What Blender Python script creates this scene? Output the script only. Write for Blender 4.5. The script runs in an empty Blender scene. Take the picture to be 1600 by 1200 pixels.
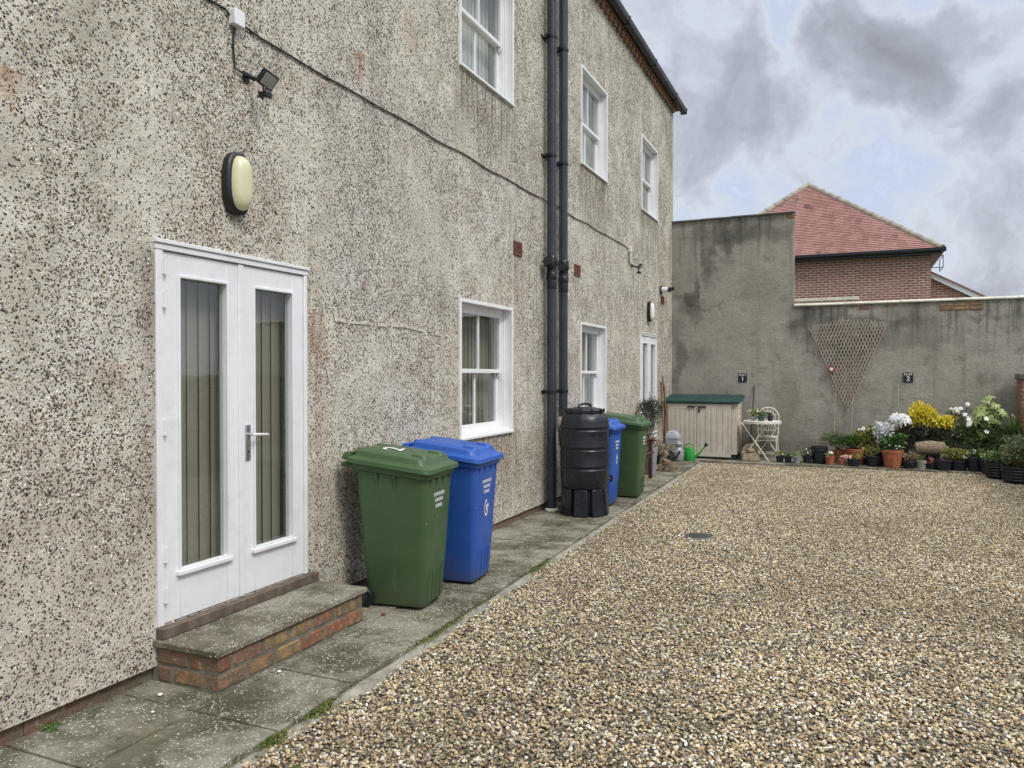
import bpy, math, random
from mathutils import Vector, Matrix
R = math.radians
rng = random.Random(7)
scn = bpy.context.scene
COL = scn.collection

# ------------------------------------------------------------------ camera
cam_d = bpy.data.cameras.new('camera')
cam = bpy.data.objects.new('camera', cam_d); COL.objects.link(cam)
cam.location = (3.4, 0, 1.65)
cam.rotation_euler = (R(90 - 0.716), 0, R(23.748))
cam_d.sensor_width = 36; cam_d.lens = 27
cam_d.clip_start = 0.05; cam_d.clip_end = 3000
scn.camera = cam

# ------------------------------------------------------------------ world
SUN_EL, SUN_AZ = R(48), R(118)      # azimuth measured clockwise from +Y
w = bpy.data.worlds.new('World'); scn.world = w; w.use_nodes = True
nt = w.node_tree; nt.nodes.clear()
def nn(nt, t, **kw):
    n = nt.nodes.new(t)
    for k, v in kw.items():
        if k.startswith('i_'):
            n.inputs[int(k[2:]) if k[2:].isdigit() else k[2:]].default_value = v
        else: setattr(n, k, v)
    return n
def lk(nt, a, b): nt.links.new(a, b)
def mathn(nt, op, a, b=None, c=None, clamp=False):
    n = nt.nodes.new('ShaderNodeMath'); n.operation = op; n.use_clamp = clamp
    for i, x in enumerate((a, b, c)):
        if x is None: continue
        if isinstance(x, (int, float)): n.inputs[i].default_value = x
        else: nt.links.new(x, n.inputs[i])
    return n.outputs[0]
def vmath(nt, op, a, b=None, s=None):
    n = nt.nodes.new('ShaderNodeVectorMath'); n.operation = op
    for i, x in enumerate((a, b)):
        if x is None: continue
        if isinstance(x, tuple): n.inputs[i].default_value = x
        else: nt.links.new(x, n.inputs[i])
    if s is not None: n.inputs['Scale'].default_value = s
    return n
def mixc(nt, fac, a, b, mode='MIX'):
    n = nt.nodes.new('ShaderNodeMix'); n.data_type = 'RGBA'; n.blend_type = mode; n.clamp_factor = True
    for i, x in ((0, fac), (6, a), (7, b)):
        if isinstance(x, (int, float)): n.inputs[i].default_value = x
        elif isinstance(x, tuple): n.inputs[i].default_value = x if len(x) == 4 else (*x, 1)
        else: nt.links.new(x, n.inputs[i])
    return n.outputs[2]
def maprange(nt, x, a, b, c=0.0, d=1.0, kind='SMOOTHSTEP'):
    n = nt.nodes.new('ShaderNodeMapRange'); n.interpolation_type = kind
    nt.links.new(x, n.inputs[0])
    for i, v in ((1, a), (2, b), (3, c), (4, d)): n.inputs[i].default_value = v
    return n.outputs[0]
def noise(nt, vec, scale, detail=4, rough=0.55, out=0, lac=2.0):
    n = nt.nodes.new('ShaderNodeTexNoise'); n.inputs['Scale'].default_value = scale
    n.inputs['Detail'].default_value = detail; n.inputs['Roughness'].default_value = rough
    if vec is not None: nt.links.new(vec, n.inputs['Vector'])
    return n.outputs[out]

tc = nn(nt, 'ShaderNodeTexCoord'); D = tc.outputs['Generated']
sky = nn(nt, 'ShaderNodeTexSky', sky_type='NISHITA', sun_disc=False, sun_elevation=SUN_EL, sun_rotation=SUN_AZ,
         air_density=1.0, dust_density=2.0)
skyc = vmath(nt, 'SCALE', sky.outputs[0], s=0.07).outputs[0]
nz = noise(nt, D, 3.6, 6, 0.56, out=1)
nz = vmath(nt, 'SUBTRACT', nz, (0.5, 0.5, 0.5)).outputs[0]
nz = vmath(nt, 'SCALE', nz, s=0.30).outputs[0]
WD = vmath(nt, 'ADD', D, nz).outputs[0]
def blobs(lst):
    acc = None
    for (d, r, a) in lst:
        dd = vmath(nt, 'DISTANCE', WD, d).outputs['Value']
        m = maprange(nt, dd, r, r * 0.1, 0, a)
        acc = m if acc is None else mathn(nt, 'ADD', acc, m)
    return acc
dark = blobs([((0.056, 0.931, 0.361), .12, .75), ((0.106, 0.943, 0.316), .13, .85), ((0.02, 0.945, 0.327), .11, .6),
              ((0.03, 0.966, 0.256), .08, .55), ((0.175, 0.947, 0.272), .07, .95), ((-0.197, 0.887, 0.430), .11, .6),
              ((0.073, 0.976, 0.205), .07, .35), ((-0.069, 0.965, 0.253), .13, .5), ((-0.149, 0.954, 0.25), .14, .55),
              ((-0.117, 0.938, 0.31), .12, .35), ((-0.6, 0.7, 0.5), .5, .6), ((0.6, 0.7, 0.4), .4, .6), ((0.5, -0.6, 0.4), .5, .6), ((-.5, -.6, .5), .4, .5), ((.8, .1, .5), .4, .5)])
lite = blobs([((-0.046, 0.918, 0.395), .085, .45), ((-0.02, 0.959, 0.290), .06, .7), ((-0.143, 0.958, 0.285), .05, .55),
              ((0.131, 0.922, 0.40), .06, .4), ((-0.125, 0.947, 0.225), .05, .4), ((-.16, .90, .39), .05, .5)])
fld = noise(nt, WD, 5.8, 8, 0.56)
fld = mathn(nt, 'ADD', fld, mathn(nt, 'MULTIPLY', dark, .17)); fld = mathn(nt, 'SUBTRACT', fld, mathn(nt, 'MULTIPLY', lite, .24))
fld = mathn(nt, 'ADD', fld, mathn(nt, 'MULTIPLY', mathn(nt, 'SUBTRACT', noise(nt, WD, 13, 7, .62), .5), .20)); fld = mathn(nt, 'ADD', fld, .045)
cr = nt.nodes.new('ShaderNodeValToRGB'); lk(nt, fld, cr.inputs[0]); el = cr.color_ramp.elements
el[0].position = .27; el[0].color = (.80, .86, .96, 1); el[1].position = .86; el[1].color = (.28, .295, .34, 1)
for p_, c_ in ((.36, (.60, .685, .84)), (.43, (.51, .585, .74)), (.49, (.57, .625, .735)), (.525, (.60, .645, .72)), (.57, (.545, .58, .655)), (.64, (.445, .47, .535)), (.74, (.355, .375, .43))):
    e_ = el.new(p_); e_.color = (*c_, 1)
c = mixc(nt, .12, cr.outputs[0], skyc)
sep = nn(nt, 'ShaderNodeSeparateXYZ'); lk(nt, D, sep.inputs[0])
zen = maprange(nt, sep.outputs[2], 0.42, 0.85, 1.0, 2.1)          # overcast sky: the zenith is the brightest
warm = mixc(nt, maprange(nt, sep.outputs[2], 0.42, 0.8, 0, .7), c, (0.86, 0.86, 0.84))
vs = nt.nodes.new('ShaderNodeVectorMath'); vs.operation = 'SCALE'; lk(nt, warm, vs.inputs[0]); lk(nt, zen, vs.inputs['Scale'])
bg = nn(nt, 'ShaderNodeBackground'); lk(nt, vs.outputs[0], bg.inputs[0]); bg.inputs[1].default_value = 1.0
ow = nn(nt, 'ShaderNodeOutputWorld'); lk(nt, bg.outputs[0], ow.inputs[0])

sd = bpy.data.lights.new('sun', 'SUN'); sd.energy = 1.5; sd.angle = R(14); sd.color = (1, .955, .88)
sun = bpy.data.objects.new('sun', sd); COL.objects.link(sun)
sdir = Vector((math.sin(SUN_AZ) * math.cos(SUN_EL), math.cos(SUN_AZ) * math.cos(SUN_EL), math.sin(SUN_EL)))
sun.rotation_euler = sdir.to_track_quat('Z', 'Y').to_euler(); sun.location = sdir * 40

vsn = scn.view_settings
vsn.view_transform = 'Standard'; vsn.look = 'None'; vsn.gamma = 1; vsn.use_curve_mapping = False; vsn.exposure = 0.28
scn.render.engine = 'CYCLES'
scn.cycles.max_bounces = 7; scn.cycles.transparent_max_bounces = 12

# ------------------------------------------------------------------ mesh helpers
class MB:
    def __init__(s, M=None): s.v = []; s.f = []; s.M = M
    def pt(s, p):
        p = Vector(p)
        if s.M is not None: p = s.M @ p
        s.v.append(p[:]); return len(s.v) - 1
    def poly(s, pts): s.f.append([s.pt(p) for p in pts])
    def box(s, x0, x1, y0, y1, z0, z1, M=None):
        c = [(x0, y0, z0), (x1, y0, z0), (x1, y1, z0), (x0, y1, z0), (x0, y0, z1), (x1, y0, z1), (x1, y1, z1), (x0, y1, z1)]
        if M is not None: c = [M @ Vector(p) for p in c]
        i = [s.pt(p) for p in c]
        for q in ((3, 2, 1, 0), (4, 5, 6, 7), (0, 1, 5, 4), (1, 2, 6, 5), (2, 3, 7, 6), (3, 0, 4, 7)): s.f.append([i[k] for k in q])
        return s
    def loft(s, rings, cap=True):
        idx = [[s.pt(p) for p in r] for r in rings]
        n = len(rings[0])
        for a, b in zip(idx, idx[1:]):
            for k in range(n): s.f.append([a[k], a[(k + 1) % n], b[(k + 1) % n], b[k]])
        if cap: s.f.append(idx[0][::-1]); s.f.append(idx[-1][:])
        return s
    def lathe(s, prof, n=20, c=(0, 0, 0), cap=True):
        rings = [[(c[0] + r * math.cos(2 * math.pi * k / n), c[1] + r * math.sin(2 * math.pi * k / n), c[2] + z) for k in range(n)] for r, z in prof]
        return s.loft(rings, cap)
    def tube(s, pts, r, n=8, cap=True):
        pts = [Vector(p) for p in pts]
        rs = r if isinstance(r, (list, tuple)) else [r] * len(pts)
        rings = []; prev = None
        for i, p in enumerate(pts):
            t = (pts[min(i + 1, len(pts) - 1)] - pts[max(i - 1, 0)]).normalized()
            if prev is None:
                a = Vector((0, 0, 1)) if abs(t.z) < .9 else Vector((1, 0, 0))
                u = t.cross(a).normalized()
            else: u = (prev - t * prev.dot(t)).normalized()
            prev = u; v = t.cross(u)
            rings.append([p + (u * math.cos(2 * math.pi * k / n) + v * math.sin(2 * math.pi * k / n)) * rs[i] for k in range(n)])
        return s.loft(rings, cap)
    def prism(s, pts, off):
        off = Vector(off); a = [Vector(p) for p in pts]
        return s.loft([a, [p + off for p in a]])
    def grid(s, x0, x1, y0, y1, z, nx, ny, fz):
        b = len(s.v)
        for j in range(ny + 1):
            for i in range(nx + 1):
                x = x0 + (x1 - x0) * i / nx; y = y0 + (y1 - y0) * j / ny
                s.pt((x, y, z + fz(x, y)))
        for j in range(ny):
            for i in range(nx):
                k = b + j * (nx + 1) + i; s.f.append([k, k + 1, k + nx + 2, k + nx + 1])
        return s
    def build(s, name, mat, parent=None, smooth=False, bevel=0, seg=2, angle=40):
        me = bpy.data.meshes.new(name); me.from_pydata(s.v, [], s.f); me.update()
        o = bpy.data.objects.new(name, me); COL.objects.link(o)
        if mat is not None: me.materials.append(mat)
        if smooth or bevel:
            me.polygons.foreach_set('use_smooth', [True] * len(me.polygons))
            me.set_sharp_from_angle(angle=R(angle))
        if bevel:
            m = o.modifiers.new('bevel', 'BEVEL'); m.width = bevel; m.segments = seg; m.limit_method = 'ANGLE'; m.angle_limit = R(35)
        if parent is not None: o.parent = parent
        return o
def fixn(o):
    import bmesh
    bm = bmesh.new(); bm.from_mesh(o.data); bmesh.ops.recalc_face_normals(bm, faces=bm.faces); bm.to_mesh(o.data); bm.free(); return o
def tag(o, label=None, cat=None, group=None, kind=None):
    if label: o['label'] = label
    if cat: o['category'] = cat
    if group: o['group'] = group
    if kind: o['kind'] = kind
    return o
def thing(name, label, cat, loc=(0, 0, 0), rz=0, group=None):
    o = bpy.data.objects.new(name, None); o.empty_display_size = .1; COL.objects.link(o)
    o.location = loc; o.rotation_euler = (0, 0, rz); return tag(o, label, cat, group)
def copy_tree(o, parent=None):
    c = o.copy(); COL.objects.link(c); c.parent = parent
    for ch in list(o.children): copy_tree(ch, c)
    return c
def rrect(cx, cy, hx, hy, r, z, n=5):
    out = []
    for (sx, sy, a0) in ((1, 1, 0), (-1, 1, 90), (-1, -1, 180), (1, -1, 270)):
        for k in range(n + 1):
            a = R(a0 + 90 * k / n)
            out.append((cx + sx * (hx - r) + r * math.cos(a), cy + sy * (hy - r) + r * math.sin(a), z))
    return out
def lettering(txt, size, mat, parent, M, name='lettering', thick=.0008, spacing=1.0, line=1.0, font_scale_x=1.0):
    cu = bpy.data.curves.new(name, 'FONT'); cu.body = txt; cu.size = size; cu.align_x = 'CENTER'; cu.align_y = 'CENTER'
    cu.extrude = thick; cu.space_line = line; cu.space_character = spacing; cu.offset = size * .012
    t = bpy.data.objects.new('tmp', cu); COL.objects.link(t)
    dg = bpy.context.evaluated_depsgraph_get()
    me = bpy.data.meshes.new_from_object(t.evaluated_get(dg)); bpy.data.objects.remove(t)
    me.transform(M @ Matrix.Diagonal((font_scale_x, 1, 1, 1))); me.name = name
    me.materials.clear(); me.materials.append(mat)
    o = bpy.data.objects.new(name, me); COL.objects.link(o); o.parent = parent; return o
FACE_X = Matrix(((0, 0, 1, 0), (1, 0, 0, 0), (0, 1, 0, 0), (0, 0, 0, 1)))      # text plane facing +X
FACE_MY = Matrix(((1, 0, 0, 0), (0, 0, -1, 0), (0, 1, 0, 0), (0, 0, 0, 1)))    # text plane facing -Y

# ------------------------------------------------------------------ materials
def newmat(name):
    m = bpy.data.materials.new(name); m.use_nodes = True; t = m.node_tree
    b = t.nodes['Principled BSDF']; return m, t, b
def bump(t, b, h, strength=.4, dist=.01):
    n = t.nodes.new('ShaderNodeBump'); n.inputs['Strength'].default_value = strength; n.inputs['Distance'].default_value = dist
    t.links.new(h, n.inputs['Height']); t.links.new(n.outputs[0], b.inputs['Normal'])
def pos(t): 
    n = t.nodes.new('ShaderNodeNewGeometry'); return n.outputs['Position']
def island(t):
    n = t.nodes.new('ShaderNodeNewGeometry'); return n.outputs['Random Per Island']
def ramp(t, fac, stops, interp='LINEAR'):
    n = t.nodes.new('ShaderNodeValToRGB'); n.color_ramp.interpolation = interp
    cr = n.color_ramp
    while len(cr.elements) > 1: cr.elements.remove(cr.elements[0])
    cr.elements[0].position = stops[0][0]; cr.elements[0].color = (*stops[0][1], 1)
    for p, c in stops[1:]:
        e = cr.elements.new(p); e.color = (*c, 1)
    t.links.new(fac, n.inputs[0]); return n.outputs[0]
def simple(name, col, rough=.5, var=.12, vscale=6, spec=.5, bumps=0, bscale=80, metal=0, dirt=None, coat=0):
    m, t, b = newmat(name)
    p = t.nodes.new('ShaderNodeTexCoord').outputs['Object']
    n1 = noise(t, p, vscale, 5, .6)
    dk = tuple(x * (1 - var) for x in col); lt = tuple(min(1, x * (1 + var)) for x in col)
    c = mixc(t, maprange(t, n1, .3, .7), dk, lt)
    if dirt:
        n2 = noise(t, p, vscale * 2.3, 6, .7)
        c = mixc(t, maprange(t, n2, .5, .75, 0, dirt[1]), c, dirt[0])
    t.links.new(c, b.inputs['Base Color'])
    r = maprange(t, noise(t, p, vscale * 3, 4), .3, .7, max(0, rough - .08), min(1, rough + .08)); t.links.new(r, b.inputs['Roughness'])
    b.inputs['Specular IOR Level'].default_value = spec; b.inputs['Metallic'].default_value = metal
    if coat: b.inputs['Coat Weight'].default_value = coat
    if bumps: bump(t, b, noise(t, p, bscale, 4), bumps, .004)
    return m
def leafmat(name, stops, rough=.5, trans=.15, gain=1.35):
    m, t, b = newmat(name)
    c = ramp(t, island(t), stops)
    c = mixc(t, maprange(t, noise(t, pos(t), 25, 3), .4, .7, 0, .15), c, (.05, .06, .02))
    hsv = t.nodes.new('ShaderNodeHueSaturation'); hsv.inputs['Value'].default_value = gain; t.links.new(c, hsv.inputs['Color']); c = hsv.outputs[0]
    t.links.new(c, b.inputs['Base Color']); b.inputs['Roughness'].default_value = rough
    if trans:
        tr = t.nodes.new('ShaderNodeBsdfTranslucent'); t.links.new(c, tr.inputs[0])
        mx = t.nodes.new('ShaderNodeMixShader'); mx.inputs[0].default_value = trans
        t.links.new(b.outputs[0], mx.inputs[1]); t.links.new(tr.outputs[0], mx.inputs[2])
        t.links.new(mx.outputs[0], t.nodes['Material Output'].inputs[0])
    return m

def pebbledash():
    m, t, b = newmat('pebbledash_render')
    p = pos(t)
    wp = vmath(t, 'SCALE', vmath(t, 'SUBTRACT', noise(t, p, 75, 3, out=1), (.5, .5, .5)).outputs[0], s=.020).outputs[0]
    pw = vmath(t, 'ADD', p, wp).outputs[0]
    sp = t.nodes.new('ShaderNodeSeparateXYZ'); t.links.new(p, sp.inputs[0]); Y, Z = sp.outputs[1], mathn(t, 'SUBTRACT', sp.outputs[2], .1)
    big = noise(t, p, .9, 5, .6); mid = noise(t, p, 3.2, 5, .62)
    patch = mathn(t, 'ADD', mathn(t, 'MULTIPLY', big, .6), mathn(t, 'MULTIPLY', mid, .4))
    low = maprange(t, Z, 3.0, .2, 0, .16)
    clump = noise(t, p, 13, 4, .65)
    dens = mathn(t, 'ADD', maprange(t, patch, .38, .62, .12, .46, 'LINEAR'), low)
    dens = mathn(t, 'MULTIPLY', dens, maprange(t, clump, .32, .62, .45, 1.45, 'LINEAR'))
    def stones(scale, thr0, thr1, dmul, seed):
        v = t.nodes.new('ShaderNodeTexVoronoi'); v.inputs['Scale'].default_value = scale; v.inputs['Randomness'].default_value = 1
        off = vmath(t, 'ADD', pw, (seed, seed * .7, seed * 1.3)).outputs[0]
        t.links.new(off, v.inputs['Vector'])
        s = t.nodes.new('ShaderNodeSeparateColor'); t.links.new(v.outputs['Color'], s.inputs[0])
        thr = mathn(t, 'MULTIPLY_ADD', s.outputs[0], thr1 - thr0, thr0)
        edge = mathn(t, 'SUBTRACT', thr, v.outputs['Distance'])
        msk = maprange(t, edge, -.02, .05)
        on = mathn(t, 'LESS_THAN', s.outputs[1], mathn(t, 'MULTIPLY', dens, dmul))
        return mathn(t, 'MULTIPLY', msk, on), s.outputs[2], maprange(t, edge, 0, .3)
    m1, r1, h1 = stones(66, .20, .46, .8, 0.0)
    m2, r2, h2 = stones(125, .22, .46, .55, 5.0)
    m3, r3, h3 = stones(48, .14, .30, .40, 9.0)
    cement = mixc(t, maprange(t, mid, .3, .7), (.53, .495, .42), (.76, .725, .645))
    cement = mixc(t, maprange(t, noise(t, p, 45, 5, .7), .4, .8, 0, .45), cement, (.42, .37, .29))
    cement = mixc(t, maprange(t, big, .52, .7, 0, .55), cement, (.72, .70, .665))
    stc = [(0, (.035, .028, .022)), (.20, (.10, .07, .045)), (.38, (.055, .05, .047)), (.48, (.20, .14, .08)), (.60, (.14, .125, .11)), (.70, (.31, .21, .12)), (.79, (.27, .25, .23)), (.86, (.50, .45, .38)), (.92, (.85, .83, .78))]
    c = mixc(t, m2, cement, ramp(t, r2, stc, 'CONSTANT'))
    c = mixc(t, m1, c, ramp(t, r1, stc, 'CONSTANT'))
    c = mixc(t, m3, c, ramp(t, r3, stc, 'CONSTANT'))
    # grime and weather streaks: run-off below the sills, damp band low down
    stretch = t.nodes.new('ShaderNodeMapping'); t.links.new(p, stretch.inputs[0]); stretch.inputs['Scale'].default_value = (1, 5, .45)
    streak = noise(t, stretch.outputs[0], 1.6, 5, .6)
    c = mixc(t, maprange(t, streak, .54, .78, 0, .42), c, (.22, .185, .135))
    st2 = t.nodes.new('ShaderNodeMapping'); t.links.new(p, st2.inputs[0]); st2.inputs['Scale'].default_value = (1, 14, .8)
    run = noise(t, st2.outputs[0], 1.5, 4, .6)
    def below(y0, y1, zt, ln, k, col=(.13, .105, .075)):
        nonlocal c
        a = maprange(t, Y, y0 - .12, y0 + .08); bb = maprange(t, Y, y1 + .15, y1 - .08)
        z1 = maprange(t, Z, zt - ln, zt - .05); z2 = mathn(t, 'LESS_THAN', Z, zt)
        mm = mathn(t, 'MULTIPLY', mathn(t, 'MULTIPLY', a, bb), mathn(t, 'MULTIPLY', z1, z2))
        mm = mathn(t, 'MULTIPLY', mm, maprange(t, run, .36, .66, .1, k)); c = mixc(t, mm, c, col)
    below(6.4, 7.8, 4.46, 1.1, .8); below(10.0, 11.4, 4.44, 1.3, .8); below(13.3, 14.7, 4.47, 1.1, .7)
    below(6.3, 7.9, .92, .9, .6); below(8.4, 8.8, 3.0, 2.9, .45); below(7.8, 7.95, 2.9, 1.2, .7, (.22, .10, .04))
    below(4.83, 4.87, 3.98, .35, 1.3, (.30, .09, .02)); below(2.9, 3.3, 2.2, 2.2, .5)
    below(5.55, 5.60, 4.6, .5, .9, (.28, .10, .03)); below(4.30, 4.40, 2.0, 1.8, .9, (.30, .14, .06))
    below(-5, 16, .9, .85, .35, (.26, .21, .13))
    pn = mathn(t, 'MULTIPLY', mathn(t, 'MULTIPLY', maprange(t, mathn(t, 'ADD', Y, mathn(t, 'MULTIPLY', mid, .5)), 4.6, 4.75), maprange(t, mathn(t, 'ADD', Y, mathn(t, 'MULTIPLY', mid, .6)), 6.75, 6.6)), mathn(t, 'MULTIPLY', maprange(t, mathn(t, 'ADD', Z, mathn(t, 'MULTIPLY', mid, .25)), 2.13, 2.19), maprange(t, Z, 4.2, 3.2)))
    c = mixc(t, mathn(t, 'MULTIPLY', pn, .38), c, (.50, .49, .455))
    for (yy, zz, ww, ll, kk, cc) in ((5.05, 4.6, .18, 2.2, .55, (.16, .14, .11)), (4.15, 5.5, .25, 2.5, .45, (.17, .15, .11)), (6.15, 2.3, .10, 2.3, .5, (.15, .12, .08)), (8.35, 4.5, .3, 2.5, .35, (.2, .17, .12)), (2.62, 4.6, .18, 3.5, .35, (.16, .13, .10)), (2.2, 2.9, .02, .25, 1.0, (.36, .16, .05)), (2.75, 1.6, .02, .2, 1.0, (.33, .13, .05)), (15.8, 7.0, .25, 7.0, .5, (.14, .13, .08))):
        below(yy - ww * .3, yy + ww * .3, zz, ll, kk, cc)
    # a repaired strip of smooth mortar
    cr = mathn(t, 'ABSOLUTE', mathn(t, 'ADD', mathn(t, 'SUBTRACT', Z, 2.03), mathn(t, 'MULTIPLY', mathn(t, 'SUBTRACT', noise(t, p, 5, 4), .5), .12)))
    crm = mathn(t, 'MULTIPLY', maprange(t, cr, .018, .006), mathn(t, 'MULTIPLY', maprange(t, Y, 4.4, 4.7), maprange(t, Y, 6.4, 6.1)))
    crm = mathn(t, 'MULTIPLY', crm, maprange(t, noise(t, p, 9, 4), .42, .55, 0, .8))
    c = mixc(t, crm, c, (.60, .58, .54))
    t.links.new(c, b.inputs['Base Color']); b.inputs['Roughness'].default_value = .93; b.inputs['Specular IOR Level'].default_value = .2
    hh = mathn(t, 'ADD', mathn(t, 'MULTIPLY', m1, mathn(t, 'MULTIPLY', h1, 1.0)), mathn(t, 'MULTIPLY', m2, mathn(t, 'MULTIPLY', h2, .7)))
    hh = mathn(t, 'ADD', hh, mathn(t, 'MULTIPLY', m3, h3))
    hh = mathn(t, 'ADD', hh, mathn(t, 'MULTIPLY', noise(t, p, 55, 5, .7), .9))
    hh = mathn(t, 'ADD', hh, mathn(t, 'MULTIPLY', noise(t, p, 7, 4, .6), 2.2))
    bump(t, b, hh, 1.0, .009)
    return m

def cement_wall():
    m, t, b = newmat('weathered_cement_render'); p = pos(t)
    sp = t.nodes.new('ShaderNodeSeparateXYZ'); t.links.new(p, sp.inputs[0])
    big = noise(t, p, .8, 6, .62); mid = noise(t, p, 3.5, 6, .65); fine_ = noise(t, p, 30, 5, .7)
    c = ramp(t, big, [(.3, (.25, .238, .205)), (.45, (.335, .32, .28)), (.58, (.385, .368, .327)), (.72, (.295, .283, .245))])
    c = mixc(t, maprange(t, mid, .5, .72, 0, .55), c, (.47, .44, .365))
    c = mixc(t, maprange(t, mid, .46, .28, 0, .6), c, (.115, .108, .08))
    c = mixc(t, maprange(t, fine_, .35, .7, 0, .35), c, (.13, .12, .095))
    wv = vmath(t, 'SCALE', vmath(t, 'SUBTRACT', noise(t, p, 2.6, 5, .6, out=1), (.5, .5, .5)).outputs[0], s=.9).outputs[0]
    pw = vmath(t, 'ADD', p, wv).outputs[0]
    def blot(x, z, rx, rz, k, col):
        nonlocal c
        mp = t.nodes.new('ShaderNodeMapping'); mp.inputs['Location'].default_value = (-x / rx, 0, -z / rz); mp.inputs['Scale'].default_value = (1 / rx, 0, 1 / rz)
        t.links.new(pw, mp.inputs[0]); l = vmath(t, 'LENGTH', mp.outputs[0]).outputs['Value']
        c = mixc(t, mathn(t, 'MULTIPLY', maprange(t, l, 1.1, .2, 0, k), maprange(t, mid, .3, .6, .45, 1)), c, col)
    dk = (.035, .038, .034); gn = (.10, .105, .06); lt = (.36, .345, .28)
    for a in ((.45, 3.2, .14, .8, .85, dk), (.3, 3.1, .35, .3, .6, dk), (.75, 3.9, .2, .7, .8, dk), (1.4, 4.5, 1.6, .22, .75, dk), (1.1, 4.3, .16, .7, .7, dk),
              (2.9, 2.72, .55, .25, .85, dk), (2.5, 2.65, .3, .4, .8, dk), (3.6, 2.75, .5, .16, .7, dk), (4.4, 2.6, .6, .2, .6, dk), (5.7, 2.7, .9, .12, .5, dk),
              (3.3, 2.15, .4, .45, .7, (.06, .058, .045)), (3.9, 2.3, .5, .3, .5, (.07, .066, .05)), (4.7, 2.3, .5, .25, .45, (.08, .075, .06)),
              (.1, 1.9, .2, 1.2, .7, dk), (.5, 2.0, .3, .3, .55, (.07, .068, .05)), (2.3, 1.0, .35, .9, .5, gn), (1.8, .4, .8, .4, .6, (.07, .06, .045)), (2.4, .2, 3.5, .25, .55, (.08, .075, .05)),
              (.7, 1.6, .4, .3, .6, lt), (1.5, 1.8, .3, .4, .4, lt), (4.9, 1.8, .9, .4, .45, lt), (3.95, 1.35, .35, .35, .5, (.33, .27, .21)), (5.3, 1.3, .8, .5, .35, lt), (1.7, 3.4, .5, .5, .35, gn)):
        blot(a[0], a[1], a[2], a[3], a[4] * .8, a[5])
    mq = t.nodes.new('ShaderNodeMapping'); t.links.new(p, mq.inputs[0]); mq.inputs['Scale'].default_value = (9, 1, .5)
    drip = maprange(t, noise(t, mq.outputs[0], 1.4, 4, .6), .45, .7)
    top = t.nodes.new('ShaderNodeMapRange'); t.links.new(sp.outputs[2], top.inputs[0])
    stepx = mathn(t, 'LESS_THAN', sp.outputs[0], 2.385)
    ztop = mathn(t, 'MULTIPLY_ADD', stepx, 1.8, 3.0)
    dd = mathn(t, 'SUBTRACT', ztop, sp.outputs[2])
    c = mixc(t, mathn(t, 'MULTIPLY', mathn(t, 'MULTIPLY', drip, maprange(t, dd, 1.3, .05)), .7), c, (.05, .052, .045))
    ck = t.nodes.new('ShaderNodeTexVoronoi'); ck.feature = 'DISTANCE_TO_EDGE'; ck.inputs['Scale'].default_value = .8; t.links.new(pw, ck.inputs['Vector'])
    c = mixc(t, mathn(t, 'MULTIPLY', maprange(t, ck.outputs['Distance'], .006, .001), maprange(t, mid, .48, .6, 0, .7)), c, (.06, .055, .045))
    mp = t.nodes.new('ShaderNodeMapping'); t.links.new(p, mp.inputs[0]); mp.inputs['Scale'].default_value = (6, 1, .35)
    c = mixc(t, maprange(t, noise(t, mp.outputs[0], 1.1, 6, .65), .54, .8, 0, .4), c, (.09, .09, .07))
    t.links.new(c, b.inputs['Base Color']); b.inputs['Roughness'].default_value = .92; b.inputs['Specular IOR Level'].default_value = .2
    bump(t, b, mathn(t, 'ADD', mathn(t, 'MULTIPLY', mid, 2), mathn(t, 'MULTIPLY', fine_, .5)), .6, .02)
    return m

def slabmat(name, a, b_, lich=.5, scale=55):
    m, t, b = newmat(name); p = pos(t)
    n1 = noise(t, p, 2.2, 6, .65); n2 = noise(t, p, 14, 5, .7)
    c = mixc(t, maprange(t, n1, .35, .65), a, b_)
    c = mixc(t, maprange(t, island(t), 0, 1, 0, .35), c, tuple(x * .72 for x in a))
    c = mixc(t, maprange(t, noise(t, p, 1.3, 6, .7), .44, .60, 0, .8), c, (.31, .295, .24))
    c = mixc(t, maprange(t, n2, .5, .7, 0, .35), c, (.38, .36, .30))
    c = mixc(t, maprange(t, noise(t, p, 35, 5, .75), .5, .75, 0, .6), c, (.05, .048, .03))
    c = mixc(t, maprange(t, noise(t, p, 5, 5, .7), .52, .68, 0, .65), c, (.075, .075, .045))
    v = t.nodes.new('ShaderNodeTexVoronoi'); v.inputs['Scale'].default_value = scale
    wv = vmath(t, 'SCALE', noise(t, p, 80, 2, out=1), s=.02).outputs[0]
    t.links.new(vmath(t, 'ADD', p, wv).outputs[0], v.inputs['Vector'])
    s = t.nodes.new('ShaderNodeSeparateColor'); t.links.new(v.outputs['Color'], s.inputs[0])
    on = mathn(t, 'LESS_THAN', s.outputs[0], maprange(t, noise(t, p, 3.1, 5, .65), .36, .62, 0, lich))
    thr = mathn(t, 'MULTIPLY_ADD', s.outputs[1], .32, .12)
    sp = mathn(t, 'MULTIPLY', mathn(t, 'LESS_THAN', v.outputs['Distance'], thr), on)
    c = mixc(t, mathn(t, 'MULTIPLY', sp, .9), c, (.60, .58, .47))
    t.links.new(c, b.inputs['Base Color']); b.inputs['Roughness'].default_value = .85; b.inputs['Specular IOR Level'].default_value = .3
    bump(t, b, mathn(t, 'ADD', n2, mathn(t, 'MULTIPLY', noise(t, p, 90, 4, .7), .5)), .8, .008)
    return m

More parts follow.
